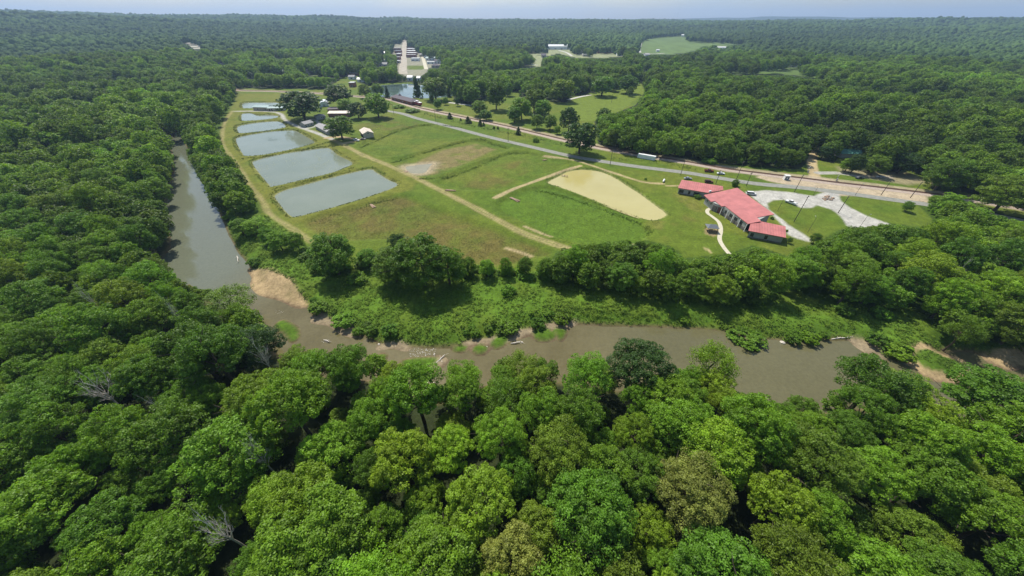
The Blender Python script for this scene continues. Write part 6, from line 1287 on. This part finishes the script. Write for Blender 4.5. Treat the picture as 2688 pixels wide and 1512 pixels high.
def log(code, x, y, L, label, rz, zz=RIVZ + .15):
    p = gz(code, x, y, zz); t = thing('driftwood_log', label, 'driftwood', (p[0], p[1], zz), rz); r_ = random.Random(int(x))
    mb = MB().tube((-L / 2, 0, .1), (0, r_.uniform(-.2, .2), .25), .14, .2); mb.tube((0, 0, .25), (L / 2, r_.uniform(-.3, .3), .3), .2, .08); mb.build('stem', M['dead'], t)
    for k in range(4): MB().tube((L * (k / 4 - .2), 0, .25), (L * (k / 4 - .2) + r_.uniform(.3, 1), r_.uniform(-1.2, 1.2), r_.uniform(.2, .9)), .06, .02, 5).build('branch', M['dead'], t)
log('B', 1590, 985, 4.5, 'bleached log lying on the gravel islet in the riffle', .9); log('C', 1200, 540, 7, 'bare fallen branches in the water at the right end of the pool', .1); log('B', 740, 845, 2.5, 'small dark log stranded in the wide shallows', -.3); log('B', 1590, 800, 5, 'grey brush pile on the bank above the riffle', .2); log('B', 70, 230, 6, 'grey driftwood heap at the river edge above the sandbar', -.9); log('B', 2160, 860, 3.5, 'thin log across the shallows by the spit', .15); log('C', 2450, 690, 4, 'driftwood on the right hand sandbar', .5)
def rock(code, x, y, s, label):
    p = gz(code, x, y, RIVZ); r_ = random.Random(int(x * y)); n = 8; v = []
    for zz, k in ((-.4, 1), (.25, .9), (.5, .5)): v += [(s * k * math.cos(a * .785) * r_.uniform(.8, 1.2), s * k * .75 * math.sin(a * .785) * r_.uniform(.8, 1.2), zz * s) for a in range(n)]
    o = MB().add(v, [(b + a, b + (a + 1) % n, b + n + (a + 1) % n, b + n + a) for b in (0, n) for a in range(n)] + [tuple(range(2 * n, 3 * n))]).build('river_rock', M['rock'], None)
    o.location = (p[0], p[1], RIVZ); o.rotation_euler[2] = r_.uniform(0, 3); tag(o, label, 'rock', 'pale rocks in the river')
for i, (c, x, y, s, lb) in enumerate((('C', 760, 570, .9, 'white rock alone in the wide pool'), ('B', 1130, 870, .5, 'pale rock at the narrow neck of the river'), ('B', 1115, 795, .6, 'pale rock on the near terrace bank'), ('B', 1905, 760, .7, 'pale rock beside the bank bushes'), ('B', 1940, 890, .5, 'pale rock at the tip of the round grass islet'), ('B', 2205, 855, .45, 'pale rock in the shallows by the thin log'), ('B', 1545, 945, .4, 'pale rock in the riffle foam'), ('B', 1255, 885, .4, 'pale rock at the left of the riffle'), ('B', 1600, 1000, .6, 'pale rock beside the bleached log'), ('B', 570, 905, .3, 'tiny pale rock in the wide shallows'), ('B', 1810, 860, .4, 'pale rock at the head of the gravel spit'))):
    rock(c, x, y, s, lb)

# broken water in the riffle, its sun glitter painted as white flecks
def riffle():
    r_ = np.random.RandomState(12); Q = []
    for code, x0, x1, y0, y1, n in (('B', 1360, 1560, 900, 965, 130), ('B', 700, 760, 830, 860, 12), ('B', 350, 420, 610, 640, 14)):
        Q += [G(p, RIVZ) for p in px(code, *zip(r_.uniform(x0, x1, n), r_.uniform(y0, y1, n)))]
    q = np.array(Q); n = len(q); V, F = leaves(np.column_stack([q, np.full(n, RIVZ + .05)]), unit(r_.normal(size=(n, 3)) * .12 + [0, 0, 1]), r_.uniform(.10, .32, n), r_, .35)
    tag(link(bpy.data.objects.new('riffle_foam', np_mesh('riffle_foam', V, F, [M['white']]))), 'white flecks of broken water and painted sun glitter in the shallow riffle', 'foam', kind='stuff')
riffle()

# floating algae and weed on the ponds
def algae(poly, n, size, cols, label, seed, rim=None, z=PONDZ):
    r_ = np.random.RandomState(seed); p = np.asarray(poly); lo, hi = p.min(0), p.max(0); q = lo + r_.rand(n, 2) * (hi - lo); d = sdist(q[:, 0], q[:, 1], p, 40)
    k = (d < -.2) & (fbm(q[:, 0] / 5 + seed, q[:, 1] / 9, 4) > .46 + .12 * r_.rand(n))
    if rim: k = (d < .3) & (d > -2.2 * r_.rand(n)) & ((q - p.mean(0)) @ np.array(rim) > 0)
    q = q[k]; n = len(q); V, F = leaves(np.column_stack([q, z + .02 + .02 * r_.rand(n)]), unit(r_.normal(size=(n, 3)) * .02 + [0, 0, 1]), size * r_.uniform(.5, 1.3, n), r_, .5)
    t = r_.rand(n)[:, None]; c = np.array(cols[0]) * (1 - t) + np.array(cols[1]) * t
    tag(link(bpy.data.objects.new('pond_algae', np_mesh('pond_algae', V, F, [M['tuft']], np.repeat(c, 4, 0)))), label, 'algae', kind='stuff')
algae(POND_W['second'], 2600, .9, ((.19, .22, .13), (.27, .29, .18)), 'pale flecks of algae floating on the second pond', 31); algae(POND_W['near'], 9000, .6, ((.26, .27, .13), (.36, .36, .2)), 'yellowish algae along the far rim of the nearest pond', 32, (-.5, 1))
algae(POND_W['second'], 8000, .6, ((.26, .27, .13), (.36, .36, .2)), 'yellowish algae along the far rim of the second pond', 33, (-.6, 1)); _c = GP(px('4', (840, 470), (880, 455), (945, 462), (935, 482), (880, 488)), PONDZ); algae(_c, 500, .5, ((.03, .05, .02), (.06, .08, .03)), 'dark patch of weed floating on the third pond', 34)

# ------------------------------------------------------------------ air
hz = MB().box(-12800, 12800, -700, 12800, -6, 330).build('haze', bpy.data.materials.new('haze'))
hm = hz.data.materials[0]; hm.use_nodes = True; nt = hm.node_tree; nt.nodes.clear()
ho = nt.nodes.new('ShaderNodeOutputMaterial'); hv = nt.nodes.new('ShaderNodeVolumePrincipled')
hv.inputs['Color'].default_value = (.50, .70, 1, 1); hv.inputs['Density'].default_value = .00011; hv.inputs['Anisotropy'].default_value = .2
nt.links.new(hv.outputs[0], ho.inputs['Volume'])
tag(hz, 'pale blue summer haze over the far hills', 'haze', kind='stuff')
